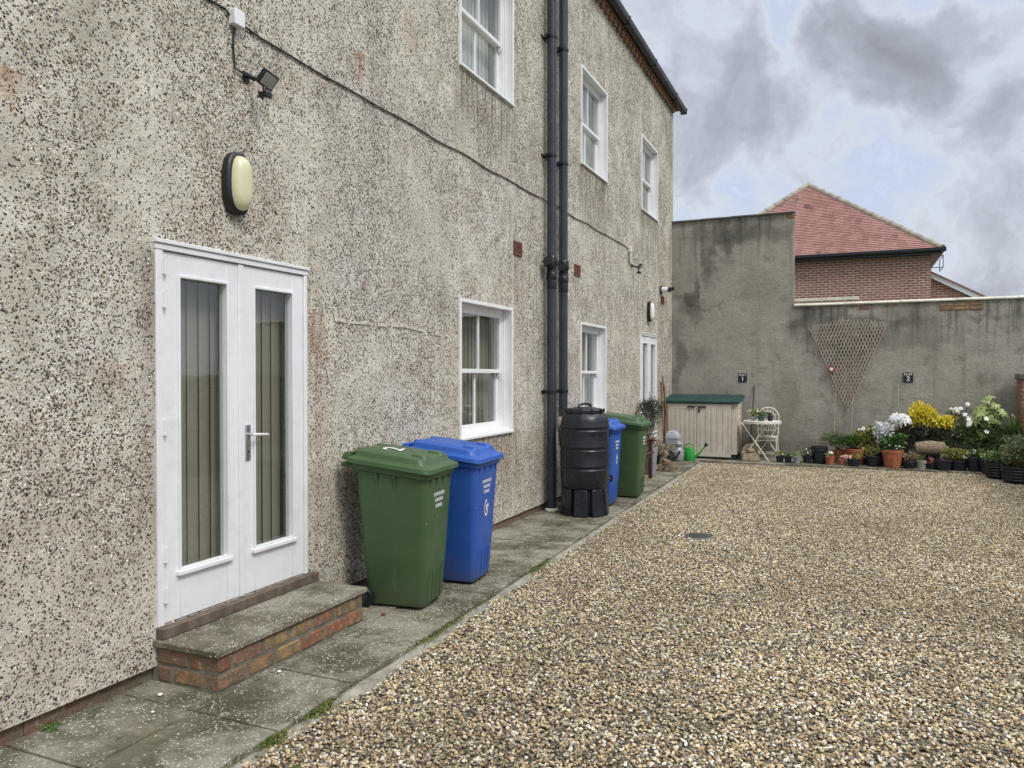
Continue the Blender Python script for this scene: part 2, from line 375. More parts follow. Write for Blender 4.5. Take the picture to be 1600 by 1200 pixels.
def brickmat(name, stops, rough=.85):
    m, t, b = newmat(name); p = pos(t)
    c = ramp(t, island(t), stops)
    c = mixc(t, maprange(t, noise(t, p, 11, 6, .7), .40, .60, 0, .9), c, (.15, .12, .08))
    c = mixc(t, maprange(t, noise(t, p, 30, 4, .7), .52, .68, 0, .6), c, (.42, .33, .22))
    c = mixc(t, maprange(t, noise(t, p, 16, 5, .7), .56, .7, 0, .7), c, (.20, .19, .07))
    t.links.new(c, b.inputs['Base Color']); b.inputs['Roughness'].default_value = rough
    bump(t, b, mathn(t, 'ADD', noise(t, p, 60, 5, .7), mathn(t, 'MULTIPLY', noise(t, p, 14, 4, .6), 1.5)), .8, .012); return m

def brickwall(name, c1, c2, mortar, axis='Y', bw=.225, bh=.075):
    m, t, b = newmat(name); p = pos(t)
    s = t.nodes.new('ShaderNodeSeparateXYZ'); t.links.new(p, s.inputs[0])
    cb = t.nodes.new('ShaderNodeCombineXYZ'); t.links.new(s.outputs[0 if axis == 'Y' else 1], cb.inputs[0]); t.links.new(s.outputs[2], cb.inputs[1])
    br = t.nodes.new('ShaderNodeTexBrick'); t.links.new(cb.outputs[0], br.inputs['Vector'])
    br.inputs['Color1'].default_value = (*c1, 1); br.inputs['Color2'].default_value = (*c2, 1); br.inputs['Mortar'].default_value = (*mortar, 1)
    br.inputs['Scale'].default_value = 1; br.inputs['Brick Width'].default_value = bw; br.inputs['Row Height'].default_value = bh
    br.inputs['Mortar Size'].default_value = .013; br.inputs['Mortar Smooth'].default_value = .2
    c = mixc(t, maprange(t, noise(t, p, 1.6, 5, .6), .5, .72, 0, .5), br.outputs[0], (.42, .30, .22))
    c = mixc(t, maprange(t, noise(t, p, 9, 4, .6), .4, .7, 0, .35), c, (.13, .06, .045))
    t.links.new(c, b.inputs['Base Color']); b.inputs['Roughness'].default_value = .9
    bump(t, b, br.outputs['Fac'], -.5, .008); return m

def glassmat():
    m, t, b = newmat('window_glass'); t.nodes.remove(b)
    tr = t.nodes.new('ShaderNodeBsdfTransparent'); tr.inputs[0].default_value = (.95, .97, .96, 1)
    gl = t.nodes.new('ShaderNodeBsdfGlossy'); gl.inputs['Roughness'].default_value = .02
    lw = t.nodes.new('ShaderNodeLayerWeight'); lw.inputs[0].default_value = .5
    fr_ = mathn(t, 'MULTIPLY_ADD', mathn(t, 'POWER', lw.outputs['Facing'], 4.0), .85, .07, clamp=True)
    bp = t.nodes.new('ShaderNodeBump'); bp.inputs['Strength'].default_value = .05; bp.inputs['Distance'].default_value = .02
    t.links.new(noise(t, pos(t), 3, 2), bp.inputs['Height']); t.links.new(bp.outputs[0], gl.inputs['Normal'])
    mx = t.nodes.new('ShaderNodeMixShader'); t.links.new(fr_, mx.inputs[0])
    t.links.new(tr.outputs[0], mx.inputs[1]); t.links.new(gl.outputs[0], mx.inputs[2])
    t.links.new(mx.outputs[0], t.nodes['Material Output'].inputs[0]); return m

M = {}
M['dash'] = pebbledash(); M['cement'] = cement_wall()
M['white'] = simple('white_paint', (.80, .81, .84), .42, .04, 4, dirt=((.55, .54, .48), .35))
M['upvc'] = simple('white_plastic_frame', (.83, .84, .86), .35, .03, 4, dirt=((.5, .48, .42), .2))
M['glass'] = glassmat()
M['blind'] = simple('grey_fabric_blind', (.30, .28, .23), .8, .06, 3)
M['curtain'] = simple('pale_fabric_blind', (.62, .60, .54), .8, .06, 3)
M['dark'] = simple('dark_interior', (.03, .03, .032), .9)
M['slab'] = slabmat('paving_slabs', (.075, .07, .045), (.16, .145, .10), .9, 75)
M['steptop'] = slabmat('step_slab', (.115, .10, .07), (.20, .18, .135), 1.0, 80)
M['mortar'] = simple('grey_mortar', (.17, .16, .125), .95, .3, 9, bumps=.8, bscale=60, dirt=((.09, .10, .05), .6))
M['haunch'] = simple('cement_edging', (.29, .275, .235), .95, .35, 7, bumps=1, bscale=45, dirt=((.12, .12, .07), .7))
M['brick'] = brickmat('old_red_brick', [(0, (.36, .10, .05)), (.2, (.26, .09, .05)), (.4, (.34, .18, .10)), (.6, (.36, .27, .11)), (.8, (.28, .13, .09)), (1, (.20, .15, .12))])
M['plinth'] = brickmat('brown_plinth_brick', [(0, (.16, .10, .07)), (.5, (.22, .12, .08)), (1, (.13, .10, .08))])
M['eaves'] = brickmat('orange_eaves_brick', [(0, (.38, .17, .11)), (1, (.30, .12, .08))])
M['pierbrick'] = brickmat('pier_brick', [(0, (.40, .19, .12)), (.5, (.46, .26, .19)), (1, (.33, .16, .11))])
M['black'] = simple('black_plastic', (.012, .014, .018), .38, .2, 5, dirt=((.05, .05, .05), .35))
M['pipe'] = simple('grey_black_pipe', (.035, .043, .055), .36, .15, 5, dirt=((.10, .10, .10), .35))
M['pipe2'] = simple('black_pipe_collar', (.010, .012, .015), .35)
M['gutter'] = simple('black_gutter', (.014, .017, .02), .4, .2, 3)
M['rooftile'] = simple('slate_roof', (.09, .09, .10), .7, .2, 3)
M['sillwood'] = simple('weathered_wood', (.13, .10, .08), .85, .3, 12, bumps=.5, bscale=50)
M['metal'] = simple('brushed_metal', (.55, .55, .56), .3, .08, 10, metal=.9)
M['nbrick'] = brickwall('neighbour_brick', (.31, .14, .11), (.20, .085, .07), (.58, .47, .38))
M['sbrick'] = brickwall('boundary_brick', (.26, .13, .09), (.20, .09, .06), (.30, .27, .22), axis='X')
M['cream'] = simple('cream_coping', (.66, .64, .56), .7, .15, 3, bumps=.3, dirt=((.25, .24, .19), .5))
M['greycap'] = simple('dark_grey_coping', (.13, .125, .12), .85, .25, 4, bumps=.5, dirt=((.06, .06, .05), .5))
M['bargeboard'] = simple('white_bargeboard', (.78, .80, .83), .5, .03)
def tilemat():
    m, t, b = newmat('red_clay_tiles'); p = pos(t)
    s = t.nodes.new('ShaderNodeSeparateXYZ'); t.links.new(p, s.inputs[0])
    cb = t.nodes.new('ShaderNodeCombineXYZ'); t.links.new(s.outputs[0], cb.inputs[0]); t.links.new(mathn(t, 'MULTIPLY', s.outputs[2], 1.0), cb.inputs[1])
    v = t.nodes.new('ShaderNodeTexVoronoi'); v.inputs['Scale'].default_value = 6; v.voronoi_dimensions = '2D'; t.links.new(cb.outputs[0], v.inputs['Vector'])
    sc = t.nodes.new('ShaderNodeSeparateColor'); t.links.new(v.outputs['Color'], sc.inputs[0])
    c = ramp(t, sc.outputs[0], [(0, (.265, .130, .110)), (.5, (.32, .16, .138)), (.93, (.36, .20, .17)), (.985, (.14, .07, .06))])
    c = mixc(t, maprange(t, noise(t, p, .9, 4), .4, .7, 0, .5), c, (.38, .23, .20))
    t.links.new(c, b.inputs['Base Color']); b.inputs['Roughness'].default_value = .8; return m
M['tile'] = tilemat()
M['hip'] = simple('grey_hip_tile', (.30, .27, .23), .85, .25, 3)

def binmat(name, col):
    m, t, b = newmat(name); p = t.nodes.new('ShaderNodeTexCoord').outputs['Object']
    c = mixc(t, maprange(t, noise(t, p, 2.5, 5, .6), .35, .7, 0, .35), col, tuple(min(1, x * 1.45 + .01) for x in col))
    v = t.nodes.new('ShaderNodeTexVoronoi'); v.inputs['Scale'].default_value = 16; t.links.new(p, v.inputs['Vector'])
    s = t.nodes.new('ShaderNodeSeparateColor'); t.links.new(v.outputs['Color'], s.inputs[0])
    sp = mathn(t, 'MULTIPLY', mathn(t, 'LESS_THAN', v.outputs['Distance'], mathn(t, 'MULTIPLY', s.outputs[1], .07)), mathn(t, 'LESS_THAN', s.outputs[0], .35))
    c = mixc(t, sp, c, (.6, .62, .6))
    t.links.new(c, b.inputs['Base Color'])
    ms = t.nodes.new('ShaderNodeMapping'); t.links.new(p, ms.inputs[0]); ms.inputs['Scale'].default_value = (5, 5, .6)
    c = mixc(t, maprange(t, noise(t, ms.outputs[0], 3.5, 6, .7), .56, .78, 0, .35), c, (.20, .21, .18))
    sz = t.nodes.new('ShaderNodeSeparateXYZ'); t.links.new(p, sz.inputs[0])
    c = mixc(t, mathn(t, 'MULTIPLY', maprange(t, sz.outputs[2], .28, .0), maprange(t, noise(t, p, 12, 6, .7), .35, .65, .1, .6)), c, (.10, .09, .06))
    t.links.new(c, b.inputs['Base Color'])
    t.links.new(maprange(t, noise(t, p, 8, 5, .65), .35, .7, .34, .56), b.inputs['Roughness'])
    b.inputs['Specular IOR Level'].default_value = .5
    bump(t, b, noise(t, p, 2.2, 3, .5), .25, .03); return m
M['gbin'] = binmat('green_bin_plastic', (.052, .105, .042))
M['bbin'] = binmat('blue_bin_plastic', (.022, .095, .40))
M['ink'] = simple('white_print', (.78, .8, .78), .6)
M['butt'] = simple('black_barrel_plastic', (.012, .015, .021), .33, .25, 4, dirt=((.045, .05, .055), .5))
M['shed'] = simple('cream_shed_plastic', (.58, .53, .455), .6, .08, 3, dirt=((.38, .33, .26), .5))
M['shedlid'] = simple('dark_green_lid', (.014, .058, .055), .5, .25, 5, dirt=((.11, .18, .17), .5))
M['terra'] = simple('terracotta', (.36, .12, .06), .85, .2, 9, dirt=((.45, .28, .2), .5))
M['vent'] = simple('terracotta_vent', (.16, .065, .045), .85, .2, 9)
M['potdk'] = simple('dark_plastic_pot', (.014, .018, .03), .5, .2, 6)
M['potgrey'] = simple('grey_plastic_pot', (.27, .29, .32), .5, .15, 6)
M['potstone'] = simple('stone_grey_pot', (.30, .29, .26), .85, .2, 9)
M['potblue'] = simple('teal_glazed_pot', (.03, .07, .08), .25, .3, 8)
M['soil'] = simple('dark_soil', (.03, .022, .015), .95, .4, 30, bumps=1)
M['stone'] = simple('carved_stone', (.27, .225, .165), .92, .35, 14, bumps=1, bscale=40, dirt=((.10, .09, .05), .6))
M['wicker'] = simple('woven_brown_planter', (.24, .19, .13), .9, .35, 25, bumps=1, bscale=60)
M['bench'] = simple('dark_red_stained_wood', (.075, .025, .02), .55, .25, 9)
M['can'] = simple('bright_green_plastic', (.03, .34, .05), .4, .1, 6)
M['greyplastic'] = simple('grey_plastic', (.36, .38, .41), .5, .1, 6)
M['clearglass'] = simple('grey_bottle_glass', (.30, .33, .33), .15, .1, 8)
M['ironwhite'] = simple('white_painted_iron', (.80, .78, .72), .5, .08, 12, dirt=((.4, .3, .2), .25))
M['trellis'] = simple('bleached_trellis_wood', (.40, .345, .295), .85, .2, 8)
M['cane'] = simple('bamboo_cane', (.40, .36, .27), .8, .2, 8)
M['cane_red'] = simple('red_brown_pole', (.20, .07, .045), .7, .2, 8)
M['bear'] = simple('weathered_bear_stone', (.23, .18, .12), .9, .3, 20, bumps=.8, bscale=60)
M['lamp_cream'] = simple('cream_diffuser', (.70, .68, .45), .3, .1, 4, dirt=((.45, .42, .25), .4))
M['lamp_white'] = simple('white_diffuser', (.80, .80, .74), .3, .04, 4)
M['lens'] = simple('grey_lamp_lens', (.36, .38, .36), .15, .1, 10)
M['iron'] = simple('dark_iron_cover', (.05, .05, .052), .55, .2, 20, bumps=.8, bscale=60)
M['bark'] = simple('plant_stem', (.12, .09, .05), .9, .2, 15)
M['signblk'] = simple('slate_sign', (.012, .016, .024), .4)
M['petal'] = simple('white_petals', (.80, .81, .82), .6, .03)
M['petalpink'] = simple('pink_petals', (.75, .35, .38), .6, .1)
M['yellowc'] = simple('yellow_centre', (.65, .42, .04), .6)
M['L_green'] = leafmat('green_leaves', [(0, (.035, .075, .02)), (.5, (.07, .13, .035)), (1, (.13, .20, .07))])
M['L_mid'] = leafmat('grey_green_leaves', [(0, (.06, .09, .04)), (.5, (.12, .16, .08)), (1, (.22, .26, .15))])
M['L_dark'] = leafmat('dark_leaves', [(0, (.02, .035, .018)), (.5, (.045, .06, .035)), (1, (.09, .09, .07))])
M['L_bright'] = leafmat('light_green_leaves', [(0, (.12, .18, .05)), (.5, (.24, .30, .10)), (1, (.40, .44, .20))])
M['L_yellow'] = leafmat('yellow_leaves', [(0, (.66, .58, .06)), (.4, (.80, .70, .05)), (1, (.85, .76, .16))], gain=1.0)
M['L_silver'] = leafmat('silver_white_leaves', [(0, (.62, .64, .66)), (.5, (.78, .80, .82)), (1, (.88, .89, .91))], trans=.05, gain=1.0)
M['L_dry'] = leafmat('dry_brown_leaves', [(0, (.16, .12, .08)), (.5, (.26, .21, .15)), (1, (.36, .32, .25))])
M['L_olive'] = leafmat('olive_leaves', [(0, (.10, .13, .03)), (.5, (.22, .24, .06)), (1, (.38, .36, .12))])
M['L_red'] = leafmat('dark_red_leaves', [(0, (.10, .03, .03)), (.6, (.20, .07, .06)), (1, (.28, .14, .10))])
M['moss'] = leafmat('moss_green', [(0, (.05, .075, .015)), (.5, (.10, .13, .03)), (1, (.17, .19, .06))], trans=0)

# ------------------------------------------------------------------ ground, gravel, paving
g = MB(); g.grid(-1500, 1500, -1500, 1500, -.13, 2, 2, lambda x, y: 0)
tag(g.build('ground', simple('grassy_earth', (.07, .085, .04), .95, .3, .05)), kind='structure')

from mathutils import noise as mnoise
def gz(x, y): return .022 * mnoise.noise(Vector((x * .55, y * .55, 0))) + .008 * mnoise.noise(Vector((x * 2.2, y * 2.2, 3)))
def edgeX(y): return .985 - (y - 2.46) * .0165
gm, t, b = newmat('pebble_stones')
at = t.nodes.new('ShaderNodeAttribute'); at.attribute_name = 'rnd'; at.attribute_type = 'INSTANCER'
pc = ramp(t, at.outputs['Fac'], [(0, (.06, .05, .038)), (.12, (.15, .12, .085)), (.22, (.29, .22, .13)), (.33, (.46, .365, .205)), (.46, (.20, .185, .155)),
     (.55, (.68, .57, .37)), (.67, (.43, .30, .155)), (.75, (.72, .64, .47)), (.85, (.33, .32, .30)), (.92, (.88, .86, .78)), (.98, (.10, .09, .075))], 'CONSTANT')
patchy = maprange(t, noise(t, pos(t), .75, 5, .65), .38, .66, 0, .32)
pc = mixc(t, patchy, pc, (.11, .09, .055))
pc = mixc(t, maprange(t, noise(t, pos(t), .35, 4, .6), .45, .7, 0, .25), pc, (.20, .155, .08))
pc = mixc(t, maprange(t, noise(t, t.nodes.new('ShaderNodeTexCoord').outputs['Object'], 1.5, 3), .4, .7, 0, .35), pc, (.5, .42, .3))
t.links.new(pc, b.inputs['Base Color']); b.inputs['Roughness'].default_value = .62; b.inputs['Specular IOR Level'].default_value = .35
gv = MB(); gv.grid(.80, 6.4, -.6, 14.99, -.052, 60, 160, gz)
for i_, (vx, vy, vz) in enumerate(gv.v):
    f_ = (6.4 - vx) / 5.6; xl = edgeX(vy) + .025 + .055 * mnoise.noise(Vector((vy * 1.3, 2, 0))) + .03 * mnoise.noise(Vector((vy * 5, 7, 0)))
    gv.v[i_] = (6.4 - (6.4 - xl) * f_, vy, vz)
gravel = gv.build('gravel', simple('gravel_bed', (.085, .07, .05), .95, .4, 60, bumps=1, bscale=90))
gravel.data.materials.append(gm)
tag(gravel, kind='stuff', label='loose tan and cream pebble gravel covering the courtyard', cat='gravel')
gn = bpy.data.node_groups.new('pebble_scatter', 'GeometryNodeTree')
gn.interface.new_socket('Geometry', in_out='INPUT', socket_type='NodeSocketGeometry')
gn.interface.new_socket('Geometry', in_out='OUTPUT', socket_type='NodeSocketGeometry')
def G(t_, **k): return nn(gn, t_, **k)
gi, go = G('NodeGroupInput'), G('NodeGroupOutput')
dp = G('GeometryNodeDistributePointsOnFaces'); dp.inputs['Density'].default_value = 5600; gn.links.new(gi.outputs[0], dp.inputs['Mesh'])
st = G('GeometryNodeStoreNamedAttribute', data_type='FLOAT', domain='POINT'); st.inputs['Name'].default_value = 'rnd'
rv = G('FunctionNodeRandomValue', data_type='FLOAT'); gn.links.new(dp.outputs[0], st.inputs['Geometry'])
gn.links.new([o for o in rv.outputs if o.enabled and o.type == 'VALUE'][0], [i for i in st.inputs if i.name == 'Value' and i.enabled][0])
ico = G('GeometryNodeMeshIcoSphere'); ico.inputs['Radius'].default_value = 1; ico.inputs['Subdivisions'].default_value = 2
sm = G('GeometryNodeSetShadeSmooth'); gn.links.new(ico.outputs[0], sm.inputs[0])
smt = G('GeometryNodeSetMaterial'); smt.inputs['Material'].default_value = gm; gn.links.new(sm.outputs[0], smt.inputs[0])
iop = G('GeometryNodeInstanceOnPoints'); gn.links.new(st.outputs[0], iop.inputs['Points']); gn.links.new(smt.outputs[0], iop.inputs['Instance'])
rs = G('FunctionNodeRandomValue', data_type='FLOAT_VECTOR'); rs.inputs[0].default_value = (.0052, .0044, .0032); rs.inputs[1].default_value = (.0135, .0102, .0070); rs.inputs['Seed'].default_value = 4
gn.links.new(rs.outputs[0], iop.inputs['Scale'])
rr = G('FunctionNodeRandomValue', data_type='FLOAT_VECTOR'); rr.inputs[0].default_value = (-.55, -.55, 0); rr.inputs[1].default_value = (.55, .55, 6.283); rr.inputs['Seed'].default_value = 9
gn.links.new(rr.outputs[0], iop.inputs['Rotation'])
tri = G('GeometryNodeTranslateInstances'); rt = G('FunctionNodeRandomValue', data_type='FLOAT_VECTOR'); rt.inputs[0].default_value = (0, 0, -.002); rt.inputs[1].default_value = (0, 0, .016); rt.inputs['Seed'].default_value = 2
gn.links.new(iop.outputs[0], tri.inputs[0]); gn.links.new(rt.outputs[0], tri.inputs['Translation']); tri.inputs['Local Space'].default_value = False
jn = G('GeometryNodeJoinGeometry'); gn.links.new(gi.outputs[0], jn.inputs[0]); gn.links.new(tri.outputs[0], jn.inputs[0])
gn.links.new(jn.outputs[0], go.inputs[0])
md = gravel.modifiers.new('pebbles', 'NODES'); md.node_group = gn

def slab(mb, pts, z, th=.045):
    dz = rng.uniform(-.004, .004); tx = rng.uniform(-.003, .003)
    a = [Vector((x, y, z - th)) for x, y in pts]; c_ = [Vector((x, y, z + dz + tx * (i % 2))) for i, (x, y) in enumerate(pts)]
    mb.loft([a, c_])
pv = MB(); y = -2.0; k = 0
while y < 14.8:
    L = .60; y1 = y + L
    m_ = .475
    g0 = .006
    if y1 > 14.92: y1 = 14.95
    slab(pv, [(-.06, y + g0), (m_ - .004, y + g0), (m_ - .004, y1 - g0), (-.06, y1 - g0)], 0)
    yo = y + .0
    slab(pv, [(m_ + .004, yo + g0), (edgeX(yo) + rng.uniform(-.008, .008), yo + g0), (edgeX(y1) + rng.uniform(-.008, .008), y1 - g0), (m_ + .004, y1 - g0)], 0)
    y = y1 if y1 < 14.94 else 99
x = -.06
while x < 6.3:
    x1 = min(6.35, x + .6)
    for (a, b2) in ((14.964, 15.45), (15.46, 15.99)):
        slab(pv, [(x + .005, a + rng.uniform(-.012, .012)), (x1 - .005, a + rng.uniform(-.012, .012)), (x1 - .005, b2), (x + .005, b2)], 0)
    x = x1
paving = pv.build('paving', M['slab'], bevel=.005); tag(paving, kind='structure')
pb = MB(); pb.box(-.05, .77, -2, 14.94, -.12, -.012); pb.box(-.05, 6.3, 14.98, 15.98, -.12, -.0125)
tag(pb.build('paving_bed', M['mortar']), kind='structure')
# rough cement haunch along the slab edge, a broken line beside the gravel
hb = MB(); prev = None; ys = [-2 + i * .06 for i in range(300)]
for yy in ys:
    if yy > 14.95: break
    e = edgeX(yy); wd = .045 + .07 * abs(mnoise.noise(Vector((yy * 1.3, 2, 0)))) + .02 * mnoise.noise(Vector((yy * 7, 5, 0)))
    zz = -.028 + .016 * mnoise.noise(Vector((yy * 3, 9, 0)))
    row = [(e - .02, yy, -.036), (e + .01, yy, zz), (e + wd * .8 + .02, yy, zz - .006 + .008 * mnoise.noise(Vector((yy * 15, 4, 0)))), (e + wd + .03, yy, -.075)]
    if prev:
        for a in range(3): hb.poly([prev[a], prev[a + 1], row[a + 1], row[a]])
    prev = row
o = hb.build('cement_edging', M['haunch'], smooth=True, angle=30); tag(o, kind='structure')

# ------------------------------------------------------------------ the house
house = thing('house', 'two-storey pebbledash house with white sash windows and two french doors, filling the left', 'house', (0, 0, .1))
doors = [(2.99, 4.235, .19, 2.272), (13.35, 14.62, .19, 2.297)]
wins = [(6.49, 7.72, .93, 2.268), (10.07, 11.25, .93, 2.262), (6.49, 7.745, 4.49, 5.80), (10.085, 11.30, 4.46, 5.80), (13.43, 14.65, 4.485, 5.80)]
ops = doors + wins
YA, YB, ZA, ZB = -5.0, 16.08, -.015, 7.02
def wall_sheet():
    mb = MB()
    ys = sorted({YA, YB} | {o[0] for o in ops} | {o[1] for o in ops}); zs = sorted({ZA, ZB} | {o[2] for o in ops} | {o[3] for o in ops})
    for y0, y1 in zip(ys, ys[1:]):
        for z0, z1 in zip(zs, zs[1:]):
            cy, cz = (y0 + y1) / 2, (z0 + z1) / 2
            if any(a < cy < b_ and c_ < cz < d for a, b_, c_, d in ops): continue
            mb.poly([(0, y0, z0), (0, y1, z0), (0, y1, z1), (0, y0, z1)])
    for a, b_, c_, d in ops:
        for p, q in (((a, c_), (a, d)), ((a, d), (b_, d)), ((b_, d), (b_, c_)), ((b_, c_), (a, c_))):
            mb.poly([(0, *p), (0, *q), (-.28, *q), (-.28, *p)])
    # return faces: far gable end, near end, back, underside of the render
    mb.poly([(0, YA, ZA), (-.3, YA, ZA), (-.3, YB, ZA), (0, YB, ZA)])
    mb.poly([(0, YB, ZA), (-7, YB, ZA), (-7, YB, ZB), (0, YB, ZB)]); mb.poly([(0, YA, ZA), (-7, YA, ZA), (-7, YA, ZB), (0, YA, ZB)])
    mb.poly([(-7, YA, ZA), (-7, YB, ZA), (-7, YB, ZB), (-7, YA, ZB)])
    mb.poly([(0, YA, ZB), (0, YB, ZB), (-.3, YB, ZB), (-.3, YA, ZB)])
    return mb
wall_sheet().build('wall', M['dash'], house)
# the stones thrown into the wet render: real pebbles standing half out of the wall, thick in some patches and thin in others
dm, t, b = newmat('dash_stone')
at = t.nodes.new('ShaderNodeAttribute'); at.attribute_name = 'rnd'; at.attribute_type = 'INSTANCER'
dc = ramp(t, at.outputs['Fac'], [(0, (.035, .026, .02)), (.18, (.12, .075, .04)), (.34, (.065, .058, .05)), (.50, (.20, .135, .075)), (.62, (.13, .11, .09)), (.70, (.32, .215, .12)), (.78, (.25, .23, .205)), (.84, (.46, .38, .27)), (.89, (.70, .66, .58)), (.95, (.88, .86, .82))], 'CONSTANT')
t.links.new(dc, b.inputs['Base Color']); b.inputs['Roughness'].default_value = .6
mb = MB()
ys_ = sorted({.4, YB} | {v for o in ops for v in o[:2]}); zs_ = sorted({ZA + .01, ZB - .05} | {v for o in ops for v in o[2:]})
for y0, y1 in zip(ys_, ys_[1:]):
    for z0, z1 in zip(zs_, zs_[1:]):
        cy, cz = (y0 + y1) / 2, (z0 + z1) / 2
        if any(a < cy < b_ and c_ < cz < d for a, b_, c_, d in ops): continue
        e_ = .022
        mb.poly([(-.003, y0 + (e_ if any(abs(y0 - o[1]) < 1e-4 for o in ops) else 0), z0), (-.003, y1 - (e_ if any(abs(y1 - o[0]) < 1e-4 for o in ops) else 0), z0), (-.003, y1 - (e_ if any(abs(y1 - o[0]) < 1e-4 for o in ops) else 0), z1), (-.003, y0 + (e_ if any(abs(y0 - o[1]) < 1e-4 for o in ops) else 0), z1)])
ds = mb.build('dash_stones', dm, house); ds['kind'] = 'stuff'
gn = bpy.data.node_groups.new('stone_scatter', 'GeometryNodeTree')
gn.interface.new_socket('Geometry', in_out='INPUT', socket_type='NodeSocketGeometry'); gn.interface.new_socket('Geometry', in_out='OUTPUT', socket_type='NodeSocketGeometry')
gi, go = G('NodeGroupInput'), G('NodeGroupOutput')
def gnoise(scale, det, lo, hi, a_, b2):
    n = G('ShaderNodeTexNoise'); n.inputs['Scale'].default_value = scale; n.inputs['Detail'].default_value = det
    ps = G('GeometryNodeInputPosition'); gn.links.new(ps.outputs[0], n.inputs['Vector'])
    mr = G('ShaderNodeMapRange'); gn.links.new(n.outputs[0], mr.inputs[0])
    for i, v in ((1, lo), (2, hi), (3, a_), (4, b2)): mr.inputs[i].default_value = v
    return mr.outputs[0]
dp = G('GeometryNodeDistributePointsOnFaces'); dp.inputs['Density'].default_value = 10500; dp.inputs['Seed'].default_value = 3
gn.links.new(gi.outputs[0], dp.inputs['Mesh'])
m1_ = G('ShaderNodeMath', operation='MULTIPLY'); gn.links.new(gnoise(1.3, 5, .38, .62, .24, .95), m1_.inputs[0]); gn.links.new(gnoise(11, 4, .33, .60, .25, 1.25), m1_.inputs[1])
rk = G('FunctionNodeRandomValue', data_type='FLOAT'); rk.inputs['Seed'].default_value = 21
cmp_ = G('ShaderNodeMath', operation='LESS_THAN')
gn.links.new([o for o in rk.outputs if o.enabled and o.type == 'VALUE'][0], cmp_.inputs[0]); gn.links.new(m1_.outputs[0], cmp_.inputs[1])
st = G('GeometryNodeStoreNamedAttribute', data_type='FLOAT', domain='POINT'); st.inputs['Name'].default_value = 'rnd'
rv = G('FunctionNodeRandomValue', data_type='FLOAT'); gn.links.new(dp.outputs[0], st.inputs['Geometry'])
gn.links.new([o for o in rv.outputs if o.enabled and o.type == 'VALUE'][0], [i for i in st.inputs if i.name == 'Value' and i.enabled][0])
ico = G('GeometryNodeMeshIcoSphere'); ico.inputs['Radius'].default_value = 1; ico.inputs['Subdivisions'].default_value = 2
smt = G('GeometryNodeSetMaterial'); smt.inputs['Material'].default_value = dm; gn.links.new(ico.outputs[0], smt.inputs[0])
iop = G('GeometryNodeInstanceOnPoints'); gn.links.new(st.outputs[0], iop.inputs['Points']); gn.links.new(smt.outputs[0], iop.inputs['Instance']); gn.links.new(cmp_.outputs[0], iop.inputs['Selection'])
rs = G('FunctionNodeRandomValue', data_type='FLOAT_VECTOR'); rs.inputs[0].default_value = (.0025, .0028, .0022); rs.inputs[1].default_value = (.0074, .0105, .0068); rs.inputs['Seed'].default_value = 4
gn.links.new(rs.outputs[0], iop.inputs['Scale'])
rr = G('FunctionNodeRandomValue', data_type='FLOAT_VECTOR'); rr.inputs[0].default_value = (0, -.5, -.5); rr.inputs[1].default_value = (6.283, .5, .5); rr.inputs['Seed'].default_value = 9
gn.links.new(rr.outputs[0], iop.inputs['Rotation']); gn.links.new(iop.outputs[0], go.inputs[0])
ds.modifiers.new('stones', 'NODES').node_group = gn
mb = MB(); mb.box(-.5, -.47, YA + .2, YB - .2, .1, 7.0); mb.box(-.47, -.3, YA + .2, YB - .2, 3.0, 3.3); mb.build('unlit_room_backing', M['dark'], house)  # near-black sheet behind the blinds, its colour standing in for unlit rooms
# brick plinth under the bottom edge of the render
mb = MB(); y = YA
while y < 15.8:
    if mb.v and 2.85 < y < 4.3: mb.build('plinth', M['plinth'], house, bevel=.004); mb = MB(); y = 4.28
    L = rng.choice((.215, .215, .105)); 
    if not any(d0 - .15 < y < d1 + .05 for d0, d1, _, _ in [(3.0, 4.3, 0, 0)]):
        mb.box(-.3, -.032 + rng.uniform(-.004, .004), y + .005, min(y + L - .005, 15.95), -.2, -.018)
    y += L
mb.build('plinth', M['plinth'], house, bevel=.004)
mb = MB(); mb.box(-.3, -.040, YA, 15.96, -.2, -.0165); mb.build('plinth_mortar', M['mortar'], house)
# eaves: dentil brick, soffit, gutter, roof
mb = MB(); y = YA
mb.box(-.3, .012, YA, YB - .002, 7.022, 7.06)
while y < YB - .1:
    mb.box(-.3, .055, y, y + .105, 6.93, 7.02) if False else mb.box(.001, .06, y, y + .105, 6.955, 7.045)
    y += .215
mb.box(-.3, .07, YA, YB, 7.062, 7.14)
mb.build('dentil_course', M['eaves'], house, bevel=.003)
mb = MB(); prof = [(.075, 7.19), (.075, 7.11), (.10, 7.075), (.15, 7.075), (.19, 7.11), (.20, 7.19), (.185, 7.19), (.17, 7.12), (.145, 7.09), (.105, 7.09), (.09, 7.12), (.09, 7.19)]
mb.loft([[(x, YA, z) for x, z in prof], [(x, YB + .42, z) for x, z in prof]])
gut = mb.build('gutter', M['gutter'], house, smooth=True, angle=60)
y = YA + .5
while y < YB + .3:
    mb = MB(); pr = [(.07, 7.20), (.07, 7.10), (.098, 7.066), (.152, 7.066), (.197, 7.10), (.207, 7.20)]
    mb.loft([[(x, y, z) for x, z in pr], [(x, y + .06, z) for x, z in pr]]); y += 1.82
    mb.build('gutter_joint', M['pipe2'], gut)
mb = MB(); mb.loft([[(x, YB + .40, z) for x, z in [(.07, 7.2), (.07, 7.08), (.20, 7.08), (.21, 7.2)]], [(x, YB + .43, z) for x, z in [(.07, 7.2), (.07, 7.08), (.20, 7.08), (.21, 7.2)]]]); mb.build('end_cap', M['gutter'], gut)
